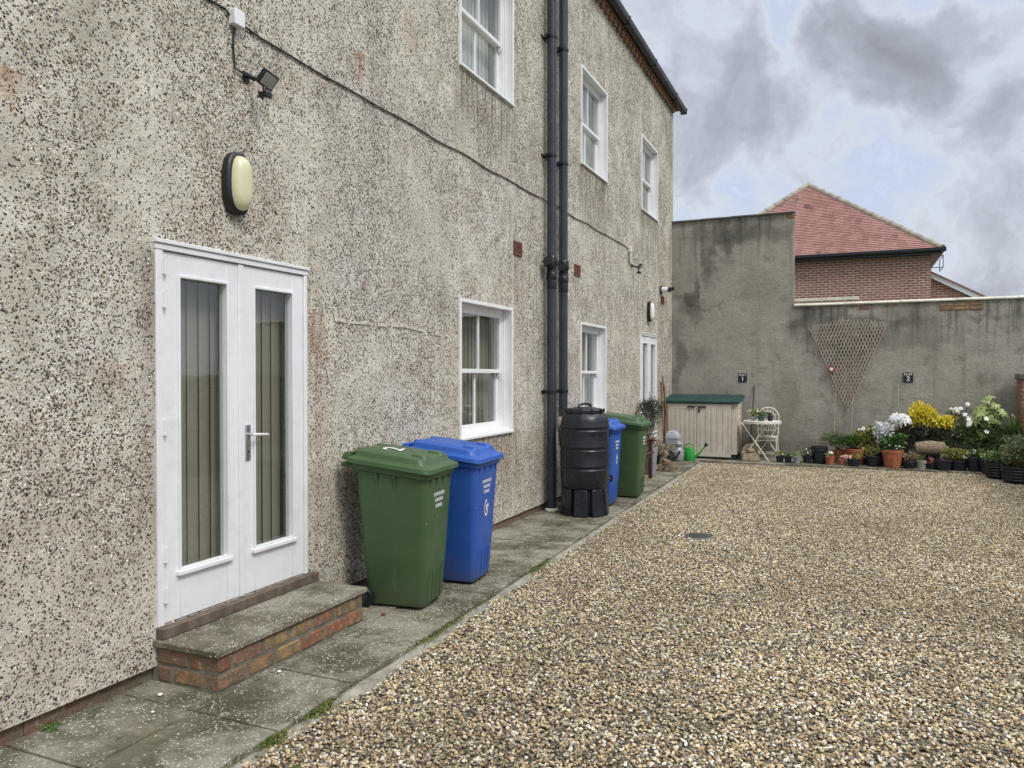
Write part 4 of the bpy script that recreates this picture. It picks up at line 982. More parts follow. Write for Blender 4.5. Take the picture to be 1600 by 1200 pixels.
# ------------------------------------------------------------------ wheelie bins
def lift(mb):      # the rim and lid rise towards the hinge
    for i, (x, y, z) in enumerate(mb.v):
        k = min(1, max(0, (z - .55) / .38)); mb.v[i] = (x, y, z + k * (.30 - x) * .115)
    return mb
def wheelie(name, col, label, loc, rz, group, recycle=False, lidmark=False, proto=None):
    t_ = thing('wheelie_bin', label, 'wheelie bin', loc, rz, group)
    mb = MB(); n = 5
    rings = [rrect(.010, 0, .205, .170, .04, .022, n), rrect(.008, 0, .222, .180, .045, .05, n), rrect(.006, 0, .244, .210, .045, .40, n), rrect(.002, 0, .270, .25, .045, .90, n), rrect(0, 0, .274, .252, .045, .915, n),
             rrect(0, 0, .290, .270, .05, .925, n), rrect(0, 0, .293, .272, .05, .975, n)]
    mb.loft(rings)
    # corner seams and gussets under the rim
    for sy in (-1, 1):
        for x in (-.10, .04):
            mb.prism([(x, sy * .247, .83), (x, sy * .272, .924), (x, sy * .24, .924)], (.012, 0, 0))
    for y in (-.17, -.06, .06, .17): mb.prism([(.262, y, .83), (.291, y, .924), (.25, y, .924)], (0, .012, 0))
    body = fixn(lift(mb).build('body', col, t_, smooth=True, angle=32))
    mb = MB()      # vertical moulded ribs low on the front
    for y in (-.10, -.035, .035, .10): mb.loft([rrect(.226, y, .012, .014, .006, .05, 2), rrect(.244, y, .006, .006, .004, .26, 2)])
    fixn(mb.build('front_rib', col, body, smooth=True))
    # lid
    mb = MB()
    mb.loft([rrect(-.005, 0, .320, .290, .05, .962, n), rrect(-.005, 0, .325, .295, .05, .968, n), rrect(-.005, 0, .321, .291, .05, .996, n), rrect(-.007, 0, .305, .276, .05, 1.002, n), rrect(-.012, 0, .275, .250, .05, 1.016, n),
             rrect(-.016, 0, .262, .238, .05, 1.050, n), rrect(-.02, 0, .24, .216, .05, 1.060, n), rrect(-.03, 0, .12, .11, .04, 1.062, n)])
    mb.loft([rrect(-.345, 0, .035, .235, .02, .972, n), rrect(-.345, 0, .038, .24, .02, .99, n), rrect(-.335, 0, .03, .235, .02, 1.022, n), rrect(-.32, 0, .02, .23, .015, 1.03, n)])
    lid = fixn(lift(mb).build('lid', col, t_, smooth=True, angle=32))
    for sy in (-1, 1):
        mb = MB(); mb.loft([rrect(-.25, sy * .15, .05, .03, .012, 1.045, 3), rrect(-.25, sy * .15, .04, .022, .01, 1.062, 3)]); fixn(lift(mb).build('hinge_boss', col, lid, smooth=True))
        mb = MB(); mb.loft([rrect(.19, sy * .14, .06, .045, .018, 1.05, 3), rrect(.185, sy * .14, .05, .038, .018, 1.072, 3), rrect(.18, sy * .14, .03, .022, .01, 1.076, 3)])
        fixn(lift(mb).build('lid_grip', col, lid, smooth=True))
    mb = MB(); mb.tube([(-.385, -.2, .93), (-.385, .2, .93)], .016, 10)
    for sy in (-1, 1): mb.tube([(-.27, sy * .2, .93), (-.385, sy * .2, .93)], .014, 8)
    lift(mb).build('rear_handle', col, t_, smooth=True)
    for sy in (-1, 1):
        mb = MB(); mb.tube([(-.215, sy * .205, .086), (-.215, sy * .242, .078)], .078, 24); w_ = mb.build('wheel', M['black'], t_, smooth=True, bevel=.008)
        mb = MB(); mb.tube([(-.215, sy * .2425, .086), (-.215, sy * .248, .086)], .04, 16); mb.build('hub', M['pipe'], w_, smooth=True)
    mb = MB(); mb.tube([(-.215, -.204, .086), (-.215, .204, .086)], .012, 8); mb.build('axle', M['black'], t_)
    # lettering on the tilted front face
    tilt = math.atan2(.020, .5)
    def T(y, z): 
        x = .252 + (z - .40) * .040
        return Matrix.Translation((x + .0022, y, z)) @ Matrix.Rotation(-tilt, 4, 'Y').inverted() @ FACE_X
    for k, wd in enumerate(('SCARBOROUGH', 'BOROUGH', 'COUNCIL')):
        lettering(wd, .034, M['ink'], t_, T(.0, .80 - k * .042), font_scale_x=.74 if k == 0 else .8)
    if recycle:
        mb = MB(T(0, .585)); pts = []
        for k in range(23):
            a = R(70 + k * 13.2); pts.append((.036 * math.cos(a), .060 * math.sin(a), .001))
        for i in range(22):
            a, b2 = Vector(pts[i]), Vector(pts[i + 1]); mb.poly([a * .80, a * 1.12, b2 * 1.12, b2 * .80])
        mb.poly([(.055, .005, .001), (.013, .005, .001), (.034, .042, .001)])
        mb.poly([(-.007, .028, .001), (.012, .028, .001), (.02, -.02, .001), (.0, -.03, .001)])
        mb.build('recycling_emblem', M['ink'], t_)
    if lidmark:
        lettering('2', .20, M['ink'], lid, Matrix.Translation((-.07, -.02, 1.1095)) @ Matrix.Rotation(R(6.3), 4, 'Y') @ Matrix.Rotation(R(100), 4, 'Z') @ Matrix.Diagonal((1.5, 1, 1, 1)), 'painted_number')
    return t_
grp = 'wheelie bins along the house wall'
wheelie('g', M['gbin'], 'large green wheelie bin nearest the camera, beside the brick step', (.450, 4.775, 0), R(6), grp, False, True)
wheelie('b', M['bbin'], 'blue recycling bin right behind the nearest green bin', (.480, 5.51, 0), R(4), grp, True)
wheelie('b2', M['bbin'], 'blue recycling bin just behind the black barrel', (.445, 9.40, 0), R(2), grp, True)
wheelie('g2', M['gbin'], 'green wheelie bin between the far blue bin and the dark bench', (.60, 10.17, 0), R(2), grp)

# ------------------------------------------------------------------ water barrel
wb = thing('water_barrel', 'black ribbed water barrel on a stand in front of the drainpipes', 'water barrel', (.52, 8.69, 0), R(-14))
prof = [(.235, .30), (.262, .32), (.275, .37), (.280, .44)]
for z0 in (.53, .755, .985):
    prof += [(.288, z0), (.288, z0 + .004), (.279, z0 + .012), (.279, z0 + .030), (.292, z0 + .040), (.295, z0 + .05), (.289, z0 + .065)]
prof += [(.284, 1.09), (.272, 1.14), (.245, 1.18), (.215, 1.20), (.21, 1.205)]
mb = MB(); mb.lathe(prof, 48); mb.build('barrel', M['butt'], wb, smooth=True, angle=50)
mb = MB(); mb.lathe([(.222, 1.195), (.228, 1.20), (.228, 1.228), (.215, 1.24), (.12, 1.262), (.02, 1.266)], 40)
for k in range(10):
    a = 2 * math.pi * k / 10; mb.box(-.012, .012, -.02, .02, 1.2, 1.245, Matrix.Rotation(a, 4, 'Z') @ Matrix.Translation((.226, 0, 0)))
mb.build('lid', M['butt'], wb, smooth=True, angle=40)
mb = MB(); mb.tube([(0, -.14, 1.255), (0, -.12, 1.29), (0, 0, 1.305), (0, .12, 1.29), (0, .14, 1.255)], .014, 8); mb.build('lid_handle', M['butt'], wb, smooth=True)
mb = MB(); n = 8
for k in range(n):
    a = 2 * math.pi * (k + .5) / n; RM = Matrix.Rotation(a, 4, 'Z')
    mb.loft([[RM @ Vector(p) for p in ((.16, -.085, .0), (.285, -.085, .0), (.285, .085, .0), (.16, .085, .0))], [RM @ Vector(p) for p in ((.15, -.078, .31), (.258, -.07, .31), (.258, .07, .31), (.15, .078, .31))]])
mb.lathe([(.225, .004), (.225, .298)], 32)
mb.build('stand', M['butt'], wb, bevel=.008)
tp = MB(Matrix.Rotation(R(50), 4, 'Z')); tp.tube([(.27, 0, .40), (.35, 0, .40)], .012, 10); tp.tube([(.335, 0, .43), (.335, 0, .36)], .016, 10); tp.tube([(.335, -.02, .435), (.335, .02, .435)], .012, 8); tp.build('tap', M['black'], wb, smooth=True)

# ------------------------------------------------------------------ manhole cover
mh = thing('drain_cover', 'round dark iron drain cover set in the gravel', 'drain cover', (1.965, 8.08, -.052))
mb = MB(); mb.lathe([(.139, .0), (.139, .022), (.12, .024)], 40); 
for k in range(-4, 5):
    for j in range(-4, 5):
        if k * k + j * j < 17: mb.box(k * .024 - .008, k * .024 + .008, j * .024 - .008, j * .024 + .008, .0235, .027)
mb.build('cover', M['iron'], mh)
mb = MB(); mb.loft([[(r * math.cos(2 * math.pi * k / 40), r * math.sin(2 * math.pi * k / 40), z) for k in range(40)] for r, z in ((.141, .002), (.141, .025), (.148, .025), (.155, .0))], cap=False); mb.build('rim', simple('worn_iron_rim', (.20, .195, .18), .7), mh, smooth=True)

# ------------------------------------------------------------------ storage shed
sh = thing('storage_shed', 'low cream plastic storage shed with double doors and a dark green lid', 'shed', (.03, 15.28, 0))
W_, DD = 1.38, .66
mb = MB(); mb.box(.02, W_ - .02, .03, DD, .0, .10); mb.build('base', M['shedlid'], sh)
mb = MB(); mb.prism([(.0, .02, .10), (.0, DD, .10), (.0, DD, 1.19), (.0, .02, 1.09)], (.03, 0, 0)); mb.prism([(W_ - .03, .02, .10), (W_ - .03, DD, .10), (W_ - .03, DD, 1.19), (W_ - .03, .02, 1.09)], (.03, 0, 0))
mb.box(.03, W_ - .03, DD - .03, DD, .10, 1.18); mb.box(.03, W_ - .03, .02, .05, .10, 1.09)
mb.box(-.002, .055, -.004, .06, .102, 1.088); mb.box(W_ - .10, W_ + .003, -.004, .06, .102, 1.088)
mb.box(W_ - .01, W_ + .004, DD - .05, DD + .002, .101, 1.19)
for k in range(8):
    z = .17 + k * .118; mb.prism([(W_, .062, z), (W_, DD - .06, z), (W_ + .012, DD - .06, z), (W_ + .012, .062, z)], (0, 0, .098)) if False else mb.loft([[(W_ - .001, yy, z), (W_ + .013, yy, z), (W_ + .001, yy, z + .108), (W_ - .001, yy, z + .108)] for yy in (.062, DD - .055)])
mb.build('side_panel', M['shed'], sh, bevel=.004)
for k, (xa, xb) in enumerate(((.06, .618), (.626, W_ - .105))):
    mb = MB(); mb.box(xa + .01, xb - .01, -.020, -.010, .05, 1.07)
    frame(mb, -.0, .0, 0, 0, 0, 0, .0) if False else None
    mb.box(xa, xb, -.036, -.012, .045, .14); mb.box(xa, xb, -.036, -.012, .98, 1.075)
    mb.box(xa, xa + .05, -.036, -.012, .14, .98); mb.box(xb - .05, xb, -.036, -.012, .14, .98)
    np_ = 5; wd = (xb - xa - .10) / np_
    for i in range(np_): mb.box(xa + .05 + i * wd + .006, xa + .05 + (i + 1) * wd - .006, -.0345, -.012, .141, .979)
    dd_ = mb.build('door', M['shed'], sh, bevel=.003)
    mb = MB(); hxp = xb - .10 if k == 0 else xa + .10
    mb.box(hxp - .08, hxp + .08, -.062, -.050, 1.0, 1.03); mb.box(hxp - .07, hxp - .05, -.05, -.036, 1.005, 1.025); mb.box(hxp + .05, hxp + .07, -.05, -.036, 1.005, 1.025)
    if k == 1: mb.box(hxp - .07, hxp - .045, -.055, -.037, .90, 1.0)
    mb.build('handle', M['black'], dd_, bevel=.004)
    xh = xa - .004 if k == 0 else xb + .012
    for z in (.10, 1.02): mb = MB(); mb.tube([(xh, -.03, z), (xh, -.03, z + .05)], .012, 8); mb.build('hinge', M['shed'], dd_, smooth=True)
mb = MB(); mb.box(.655, .675, -.041, -.036, .07, .12); mb.build('lock', M['black'], sh)
mb = MB(); mb.loft([[(xx, yy, zz) for yy, zz in pr] for xx, pr in ((-.035, ((-.07, 1.085), (-.075, 1.135), (.04, 1.165), (DD + .03, 1.245), (DD + .04, 1.18))), (W_ + .06, ((-.07, 1.085), (-.075, 1.135), (.04, 1.165), (DD + .03, 1.245), (DD + .04, 1.18))))])
mb.build('lid', M['shedlid'], sh, bevel=.012, seg=3)

# ------------------------------------------------------------------ foliage tools
def leaf(mb, p, d, n, L, Wd, fold=.25):
    d = d.normalized(); s_ = d.cross(n)
    if s_.length < 1e-3: s_ = d.cross(Vector((1, .3, .2)))
    s_.normalize(); n = s_.cross(d)
    a = p; t_ = p + d * L - n * L * .12; m1 = p + d * L * .45 + s_ * Wd * .5 + n * Wd * fold; m2 = p + d * L * .45 - s_ * Wd * .5 + n * Wd * fold; c_ = p + d * L * .5
    i = [mb.pt(x) for x in (a, m1, t_, m2, c_)]
    mb.f += [[i[0], i[4], i[1]], [i[1], i[4], i[2]], [i[2], i[4], i[3]], [i[3], i[4], i[0]]]
def rdir(up=0):
    while 1:
        v = Vector((rng.uniform(-1, 1), rng.uniform(-1, 1), rng.uniform(-1, 1)))
        if .05 < v.length < 1: return (v.normalized() + Vector((0, 0, up))).normalized()
def bush(mb, c, r, n, L, Wd, up=.4, shell=.55, clumps=7, base=None, stems=None):
    c = Vector(c); cl = [(Vector((c.x + rng.uniform(-1, 1) * r[0] * .6, c.y + rng.uniform(-1, 1) * r[1] * .6, c.z + rng.uniform(-.7, .9) * r[2] * .6)), rng.uniform(.38, .62)) for _ in range(clumps)]
    for k in range(n):
        cc, f_ = cl[k % clumps]
        d = rdir(.15); q = rng.uniform(shell, 1.05)
        p = cc + Vector((d.x * r[0], d.y * r[1], d.z * r[2])) * f_ * q
        if p.z < c.z - r[2] * .95 or p.z < .03: p.z = max(.03, c.z - r[2] * .6)
        ld = (d + Vector((0, 0, up)) + rdir() * .6); leaf(mb, p, ld, rdir(.8), L * rng.uniform(.6, 1.25), Wd * rng.uniform(.7, 1.2))
    if stems is not None and base is not None:
        for cc, f_ in cl:
            b_ = Vector(base); stems.tube([b_ + Vector((rng.uniform(-.02, .02), rng.uniform(-.02, .02), 0)), b_.lerp(cc, .5) + Vector((rng.uniform(-.02, .02), 0, .02)), cc + Vector((0, 0, r[2] * .2))], [.007, .005, .0025], 5)
def spikes(mb, c, n, L, Wd, up=.6, droop=.35):
    c = Vector(c)
    for _ in range(n):
        d = rdir(up); d.z = abs(d.z); d.normalize(); s_ = d.cross(Vector((0, 0, 1)));
        if s_.length < .05: s_ = Vector((1, 0, 0))
        s_.normalize(); l = L * rng.uniform(.6, 1.1); prev = None
        for k in range(5):
            f_ = k / 4; p = c + d * l * f_ - Vector((0, 0, 1)) * l * droop * f_ * f_; w_ = Wd * (1 - f_ * .92) * (.6 + min(1, f_ * 3) * .4)
            row = (mb.pt(p - s_ * w_ / 2), mb.pt(p + s_ * w_ / 2))
            if prev: mb.f.append([prev[0], prev[1], row[1], row[0]])
            prev = row
def palmate(mb, p, n, S, lobes=7):
    n = n.normalized(); u = n.cross(Vector((.3, .2, 1))).normalized(); v = n.cross(u); a0 = rng.uniform(0, 6)
    for k in range(lobes):
        a = a0 + (k - (lobes - 1) / 2) * (4.4 / lobes); d = u * math.cos(a) + v * math.sin(a); l = S * (1 - .10 * abs(k - (lobes - 1) / 2))
        leaf(mb, p, d - n * .12, n, l, S * .34, .05)
def flower(mbp, mbc, p, n, r, petals=9):
    n = n.normalized(); u = n.cross(Vector((.3, .1, .9))).normalized(); v = n.cross(u)
    c_ = mbp.pt(p)
    ring = [mbp.pt(p + (u * math.cos(2 * math.pi * k / (petals * 2)) + v * math.sin(2 * math.pi * k / (petals * 2))) * r * (1 if k % 2 == 0 else .72) - n * r * .08) for k in range(petals * 2)]
    for k in range(petals * 2): mbp.f.append([c_, ring[k], ring[(k + 1) % (petals * 2)]])
    if mbc is not None:
        q = p + n * r * .06; c2 = mbc.pt(q + n * r * .1); rg = [mbc.pt(q + (u * math.cos(2 * math.pi * k / 8) + v * math.sin(2 * math.pi * k / 8)) * r * .27) for k in range(8)]
        for k in range(8): mbc.f.append([c2, rg[k], rg[(k + 1) % 8]])

def pot(parent, r, h, mat, rim=.12, z0=0, square=False, taper=.74, soil=True):
    mb = MB()
    if square:
        mb.loft([rrect(0, 0, r * taper, r * taper, r * .18, z0, 3), rrect(0, 0, r * .94, r * .94, r * .18, z0 + h * .88, 3), rrect(0, 0, r, r, r * .18, z0 + h * .89, 3), rrect(0, 0, r, r, r * .18, z0 + h, 3), rrect(0, 0, r * .9, r * .9, r * .15, z0 + h, 3), rrect(0, 0, r * .88, r * .88, r * .15, z0 + h * .9, 3)])
    else:
        rz = h * (1 - rim * 1.6)
        mb.lathe([(r * taper, z0), (r * taper * 1.01, z0 + .004), (r * (taper + (1 - taper) * .85), z0 + rz), (r, z0 + rz + .002), (r * 1.02, z0 + h - .004), (r * .99, z0 + h), (r * .90, z0 + h), (r * .88, z0 + h * .9)], 24)
    o = fixn(mb.build('pot', mat, parent, smooth=True, angle=35))
    if soil:
        mb = MB(); mb.lathe([(r * .87, z0 + h * .86), (r * .87, z0 + h * .905), (r * .2, z0 + h * .93)], 16); mb.build('soil', M['soil'], parent, smooth=True)
    return o
GP = 'potted plants in front of the cement wall'
def potted(X, Y, r, h, pmat, label, fol, cat='potted plant', name='potted_plant', group=GP, z=0, square=False, potname=None, **kw):
    """fol: list of (kind, part name, material key, dict)"""
    t_ = thing(name, label, cat, (X, Y, z), rng.uniform(-.2, .2), group); pot(t_, r, h, M[pmat], square=square)
    stm = MB()
    for kind, pn, mk, a in fol:
        mb = MB(); ctr = None
        if kind == 'bush': bush(mb, a['c'], a['r'], a['n'], a['L'], a['W'], a.get('up', .4), a.get('shell', .45), a.get('k', 7), (0, 0, h * .9), stm)
        if kind == 'spike': spikes(mb, a['c'], a['n'], a['L'], a['W'], a.get('up', .6), a.get('droop', .35))
        if kind == 'palm':
            for _ in range(a['n']):
                d = rdir(.5); p = Vector(a['c']) + Vector((d.x * a['r'][0], d.y * a['r'][1], d.z * a['r'][2])) * rng.uniform(.3, 1)
                palmate(mb, p, (d + Vector((0, -.6, .6))), a['S'] * rng.uniform(.7, 1.1)); stm.tube([(0, 0, h * .9), Vector((0, 0, h * .9)).lerp(p, .5) + Vector((0, 0, .03)), p], [.006, .005, .003], 5)
        if kind == 'flower':
            ctr = MB() if a.get('centre', True) else None
            for _ in range(a['n']):
                d = rdir(.2); p = Vector(a['c']) + Vector((d.x * a['r'][0], d.y * a['r'][1], d.z * a['r'][2])) * rng.uniform(.6, 1.1)
                flower(mb, ctr, p, Vector((d.x * .6, -1 + rng.uniform(-.3, .3), .5)), a['S'] * rng.uniform(.75, 1.15), a.get('petals', 9))
                if a.get('stalk'): stm.tube([Vector((p.x * .4, p.y * .4, h + (p.z - h) * .3)), p.lerp(Vector((p.x * .6, p.y, p.z - .08)), .5), p + Vector((0, .01, 0))], .002, 4)
        o = mb.build(pn, M[mk], t_)
        if ctr is not None and ctr.v: ctr.build('flower_centre', M['yellowc'], o)
    if stm.v: stm.build('stem', M['bark'], t_)
    return t_
B = lambda c, r, n, L, Wd, **k: dict(c=c, r=r, n=n, L=L, W=Wd, **k)
FL = lambda c, r, n, S, **k: dict(c=c, r=r, n=n, S=S, **k)

# small row right of the table
potted(2.20, 15.26, .075, .115, 'potdk', 'small black pot of seedlings, leftmost of the row beside the bistro table', [('bush', 'foliage', 'L_olive', B((0, 0, .15), (.11, .09, .05), 90, .05, .022)), ('flower', 'flower', 'petal', FL((0, 0, .17), (.09, .07, .03), 3, .012))], square=True)
potted(2.345, 15.28, .068, .11, 'potdk', 'small black pot of low leaves between the leftmost black pot and the grey pot', [('bush', 'foliage', 'L_green', B((0, 0, .13), (.08, .07, .04), 60, .045, .02))], square=True)
potted(2.50, 15.22, .075, .13, 'potgrey', 'small grey pot among the black seedling pots', [('bush', 'foliage', 'L_bright', B((0, 0, .155), (.08, .07, .04), 50, .045, .02)), ('flower', 'flower', 'petal', FL((0, 0, .17), (.07, .06, .03), 3, .012))])
potted(2.68, 15.30, .088, .14, 'potdk', 'small black pot with white flowers just left of the tall black bucket', [('bush', 'foliage', 'L_green', B((0, 0, .19), (.12, .10, .08), 110, .055, .024)), ('flower', 'flower', 'petal', FL((.0, -.02, .22), (.1, .06, .05), 5, .016))])
bk = thing('bucket', 'tall empty black bucket pot between the seedlings and the terracotta pots', 'bucket', (2.885, 15.36, 0)); pot(bk, .15, .31, M['potdk'], taper=.78)
mb = MB(); mb.lathe([(.152, .235), (.158, .24), (.158, .25), (.152, .255)], 24); mb.build('rim_band', M['potdk'], bk, smooth=True)
# terracotta group
potted(3.07, 15.22, .082, .15, 'terra', 'small terracotta pot with tiny white flowers, in front of the leafy green bush', [('bush', 'foliage', 'L_bright', B((0, 0, .175), (.08, .07, .03), 40, .05, .02)), ('flower', 'flower', 'petal', FL((0, 0, .205), (.08, .06, .03), 7, .018))])
potted(3.23, 15.50, .105, .25, 'terra', 'tall terracotta pot holding a fine-leaved grey-green bush behind the small pots', [('bush', 'foliage', 'L_mid', B((-.09, -.02, .42), (.28, .18, .15), 1500, .042, .017, k=12, up=.5))])
potted(3.27, 15.20, .06, .11, 'terra', 'smallest terracotta pot with a pink bloom, between two larger terracotta pots', [('bush', 'foliage', 'L_dry', B((0, 0, .13), (.05, .05, .03), 25, .04, .015)), ('flower', 'flower', 'petalpink', FL((.02, -.02, .15), (.03, .03, .02), 3, .024))])
potted(3.50, 15.42, .168, .29, 'terra', 'wide terracotta pot holding a green bush, under the trellis', [('bush', 'foliage', 'L_green', B((-.08, 0, .40), (.21, .16, .13), 700, .06, .024, k=9)), ])
potted(3.47, 15.16, .115, .13, 'potdk', 'low black pot with pink and white blooms in front of the wide terracotta pot', [('bush', 'foliage', 'L_olive', B((.05, 0, .16), (.14, .08, .05), 90, .05, .02)), ('flower', 'flower', 'petalpink', FL((-.10, -.04, .16), (.06, .04, .03), 5, .034))])
potted(3.67, 15.55, .12, .22, 'potdk', 'black pot holding a taller bright bush with pale yellow flowers behind the terracotta', [('bush', 'foliage', 'L_olive', B((.0, -.03, .46), (.23, .18, .26), 1200, .085, .045, k=10)), ('flower', 'flower', 'petal', FL((-.03, -.16, .64), (.10, .05, .05), 9, .026))])
potted(3.79, 15.24, .13, .19, 'potdk', 'black pot with a low yellow-green plant, left of the largest terracotta pot', [('bush', 'foliage', 'L_olive', B((0, -.01, .25), (.14, .12, .08), 260, .055, .018, up=.8))])
tc_ = potted(4.10, 15.17, .172, .315, 'terra', 'largest terracotta pot, holding a glossy green plant below silver leaves', [('bush', 'foliage', 'L_green', B((0, 0, .42), (.20, .16, .15), 520, .085, .045, k=8)), ('flower', 'flower', 'petal', FL((0, -.12, .36), (.12, .04, .05), 4, .016))])
potted(3.94, 15.50, .10, .22, 'potdk', 'black pot with a column of silver-white leaves behind the largest terracotta pot', [('bush', 'foliage', 'L_silver', B((.0, -.10, .60), (.14, .10, .22), 330, .11, .055, k=8, up=.1)), ])
potted(4.34, 15.55, .15, .24, 'potdk', 'black pot with dark fine foliage crowned by large silver-white leaves', [('bush', 'foliage', 'L_dark', B((.02, 0, .52), (.32, .2, .27), 2300, .055, .022, k=12, up=.3)), ('palm', 'silver_leaf', 'L_silver', dict(c=(-.08, -.10, .86), r=(.20, .08, .08), n=15, S=.17))])
potted(4.36, 15.17, .12, .12, 'potdk', 'low dark pot of dried grey-brown stems right of the largest terracotta pot', [('bush', 'foliage', 'L_dry', B((0, 0, .19), (.17, .12, .09), 420, .05, .012, up=1.0, k=9))])
potted(4.55, 15.13, .078, .15, 'potstone', 'small stone-grey pot with a few green leaves in front of the woven planter', [('bush', 'foliage', 'L_green', B((0, 0, .19), (.08, .07, .05), 60, .05, .02))])
potted(4.68, 15.62, .16, .30, 'potdk', 'pot holding the bright yellow-leaved shrub', [('bush', 'foliage', 'L_yellow', B((-.06, -.05, .92), (.25, .18, .22), 800, .085, .048, k=9, up=.3)), ('bush', 'right_foliage', 'L_yellow', B((.24, -.06, .80), (.19, .15, .15), 420, .08, .046, k=6, up=.2)), ('bush', 'left_foliage', 'L_yellow', B((-.24, -.08, .80), (.15, .12, .12), 240, .08, .046, k=5, up=.2)), ('bush', 'lower_foliage', 'L_dark', B((.0, 0, .55), (.30, .17, .22), 1100, .065, .028, k=9))])
wk = thing('woven_planter', 'rounded brown woven planter lying below the yellow shrub', 'planter', (4.70, 15.40, 0), 0)
mb = MB(); mb.tube([(-.24, 0, .33), (-.22, 0, .34), (.0, 0, .35), (.22, 0, .345), (.25, 0, .34)], [.05, .105, .13, .115, .05], 20); mb.box(-.2, -.14, -.07, .07, .0, .26); mb.box(.14, .2, -.07, .07, .0, .26); mb.build('planter_body', M['wicker'], wk, smooth=True)
mb = MB()
for k in range(14): 
    x = -.2 + k * .03; mb.tube([(x, .135 * math.cos(a), .345 + .135 * math.sin(a)) for a in [R(200 + j * 20) for j in range(9)]], .006, 5)
mb.build('woven_band', M['wicker'], wk, smooth=True)
potted(4.72, 15.20, .09, .10, 'potdk', 'small dark pot of dark red drooping leaves below the woven planter', [('spike', 'foliage', 'L_red', dict(c=(0, 0, .10), n=24, L=.22, W=.03, up=.5, droop=.3))])
potted(4.89, 15.13, .135, .18, 'potdk', 'black pot with a small white label, left of the row of three black pots', [('bush', 'foliage', 'L_dry', B((0, 0, .21), (.08, .07, .04), 60, .05, .014, up=1))])
potted(5.12, 15.20, .145, .17, 'potdk', 'black pot holding a rounded pale green bush in front of the white daisies', [('bush', 'foliage', 'L_olive', B((-.03, -.01, .28), (.23, .16, .11), 800, .05, .022, k=10)), ('flower', 'flower', 'petal', FL((0, -.1, .26), (.16, .05, .06), 5, .014))])
potted(5.36, 15.16, .13, .25, 'potdk', 'tall plain black pot with one white bloom, second from the tubs', [('bush', 'foliage', 'L_green', B((.05, 0, .30), (.12, .1, .05), 120, .07, .03)), ('flower', 'flower', 'petal', FL((-.03, -.06, .33), (.02, .02, .02), 2, .035))])
potted(5.55, 15.0, .16, .23, 'potdk', 'wide black pot of green creeping leaves just left of the ridged tubs', [('bush', 'foliage', 'L_bright', B((0, 0, .28), (.22, .16, .07), 260, .07, .035, k=8)), ('flower', 'flower', 'petal', FL((0, -.1, .28), (.14, .05, .04), 4, .018))])
potted(5.16, 15.65, .17, .30, 'potdk', 'pot of tall white daisies between the yellow shrub and the pale big-leaved plant', [('bush', 'foliage', 'L_mid', B((-.02, 0, .56), (.36, .22, .26), 2600, .075, .020, k=13, up=.5)), ('bush', 'upper_foliage', 'L_dark', B((.0, 0, .86), (.24, .12, .18), 420, .06, .014, k=7, up=.7)), ('flower', 'flower', 'petal', FL((.03, -.06, .96), (.30, .06, .20), 18, .036, stalk=True))])
potted(5.62, 15.55, .19, .30, 'potdk', 'pot of the tall pale green plant with big hand-shaped leaves', [('palm', 'big_leaf', 'L_bright', dict(c=(.03, -.08, .88), r=(.36, .18, .38), n=46, S=.15)), ('bush', 'foliage', 'L_green', B((.02, 0, .55), (.36, .22, .30), 1100, .11, .035, k=10)), ('spike', 'tall_spray', 'L_silver', dict(c=(.0, 0, 1.16), n=16, L=.20, W=.012, up=1.0, droop=.1)), ('flower', 'flower', 'petal', FL((-.15, -.22, .78), (.28, .03, .12), 7, .05, centre=False, petals=5))])
potted(5.94, 15.30, .16, .28, 'potdk', 'pot of dark spiky long leaves beside the brick pier', [('spike', 'foliage', 'L_green', dict(c=(0, 0, .62), n=150, L=.46, W=.035, up=.4, droop=.25)), ('spike', 'lower_foliage', 'L_mid', dict(c=(-.16, -.08, .45), n=110, L=.38, W=.032, up=.25, droop=.35))])
# tubs
def tub(X, Y, r, h, label, fol):
    t_ = thing('planter_tub', label, 'planter tub', (X, Y, -.035), 0, 'big black ridged tubs at the right of the pots')
    prof = [(r * .80, 0), (r * .82, .01)]
    for k in range(5):
        z = h * (.12 + k * .17); rr_ = r * (.84 + .14 * (k + 1) / 5); prof += [(rr_, z), (rr_ + .012, z + .012), (rr_ + .012, z + .03), (rr_, z + .042)]
    prof += [(r, h * .93), (r * 1.05, h * .94), (r * 1.05, h), (r * .95, h), (r * .92, h * .9)]
    mb = MB(); mb.lathe(prof, 36); fixn(mb.build('tub', M['butt'], t_, smooth=True, angle=50))
    mb = MB(); mb.lathe([(r * .91, h * .86), (r * .5, h * .9), (r * .1, h * .92)], 24); mb.build('soil', M['soil'], t_, smooth=True)
    stm = MB()
    for pn, mk, a in fol:
        mb = MB(); bush(mb, a['c'], a['r'], a['n'], a['L'], a['W'], a.get('up', .4), .4, a.get('k', 8), (0, 0, h * .9), stm); mb.build(pn, M[mk], t_)
    stm.build('stem', M['bark'], t_)
tub(5.60, 14.55, .185, .26, 'smaller ridged black tub with a low plant, left of the larger tub', [('foliage', 'L_green', B((0, 0, .33), (.18, .15, .09), 250, .06, .028))])
tub(5.80, 14.05, .235, .27, 'largest ridged black tub holding a small-leaved shrub at the right edge', [('foliage', 'L_mid', B((.05, .05, .50), (.33, .28, .26), 1900, .055, .026, k=14)), ('dry_foliage', 'L_olive', B((-.05, 0, .42), (.25, .2, .16), 500, .05, .022, k=8))])

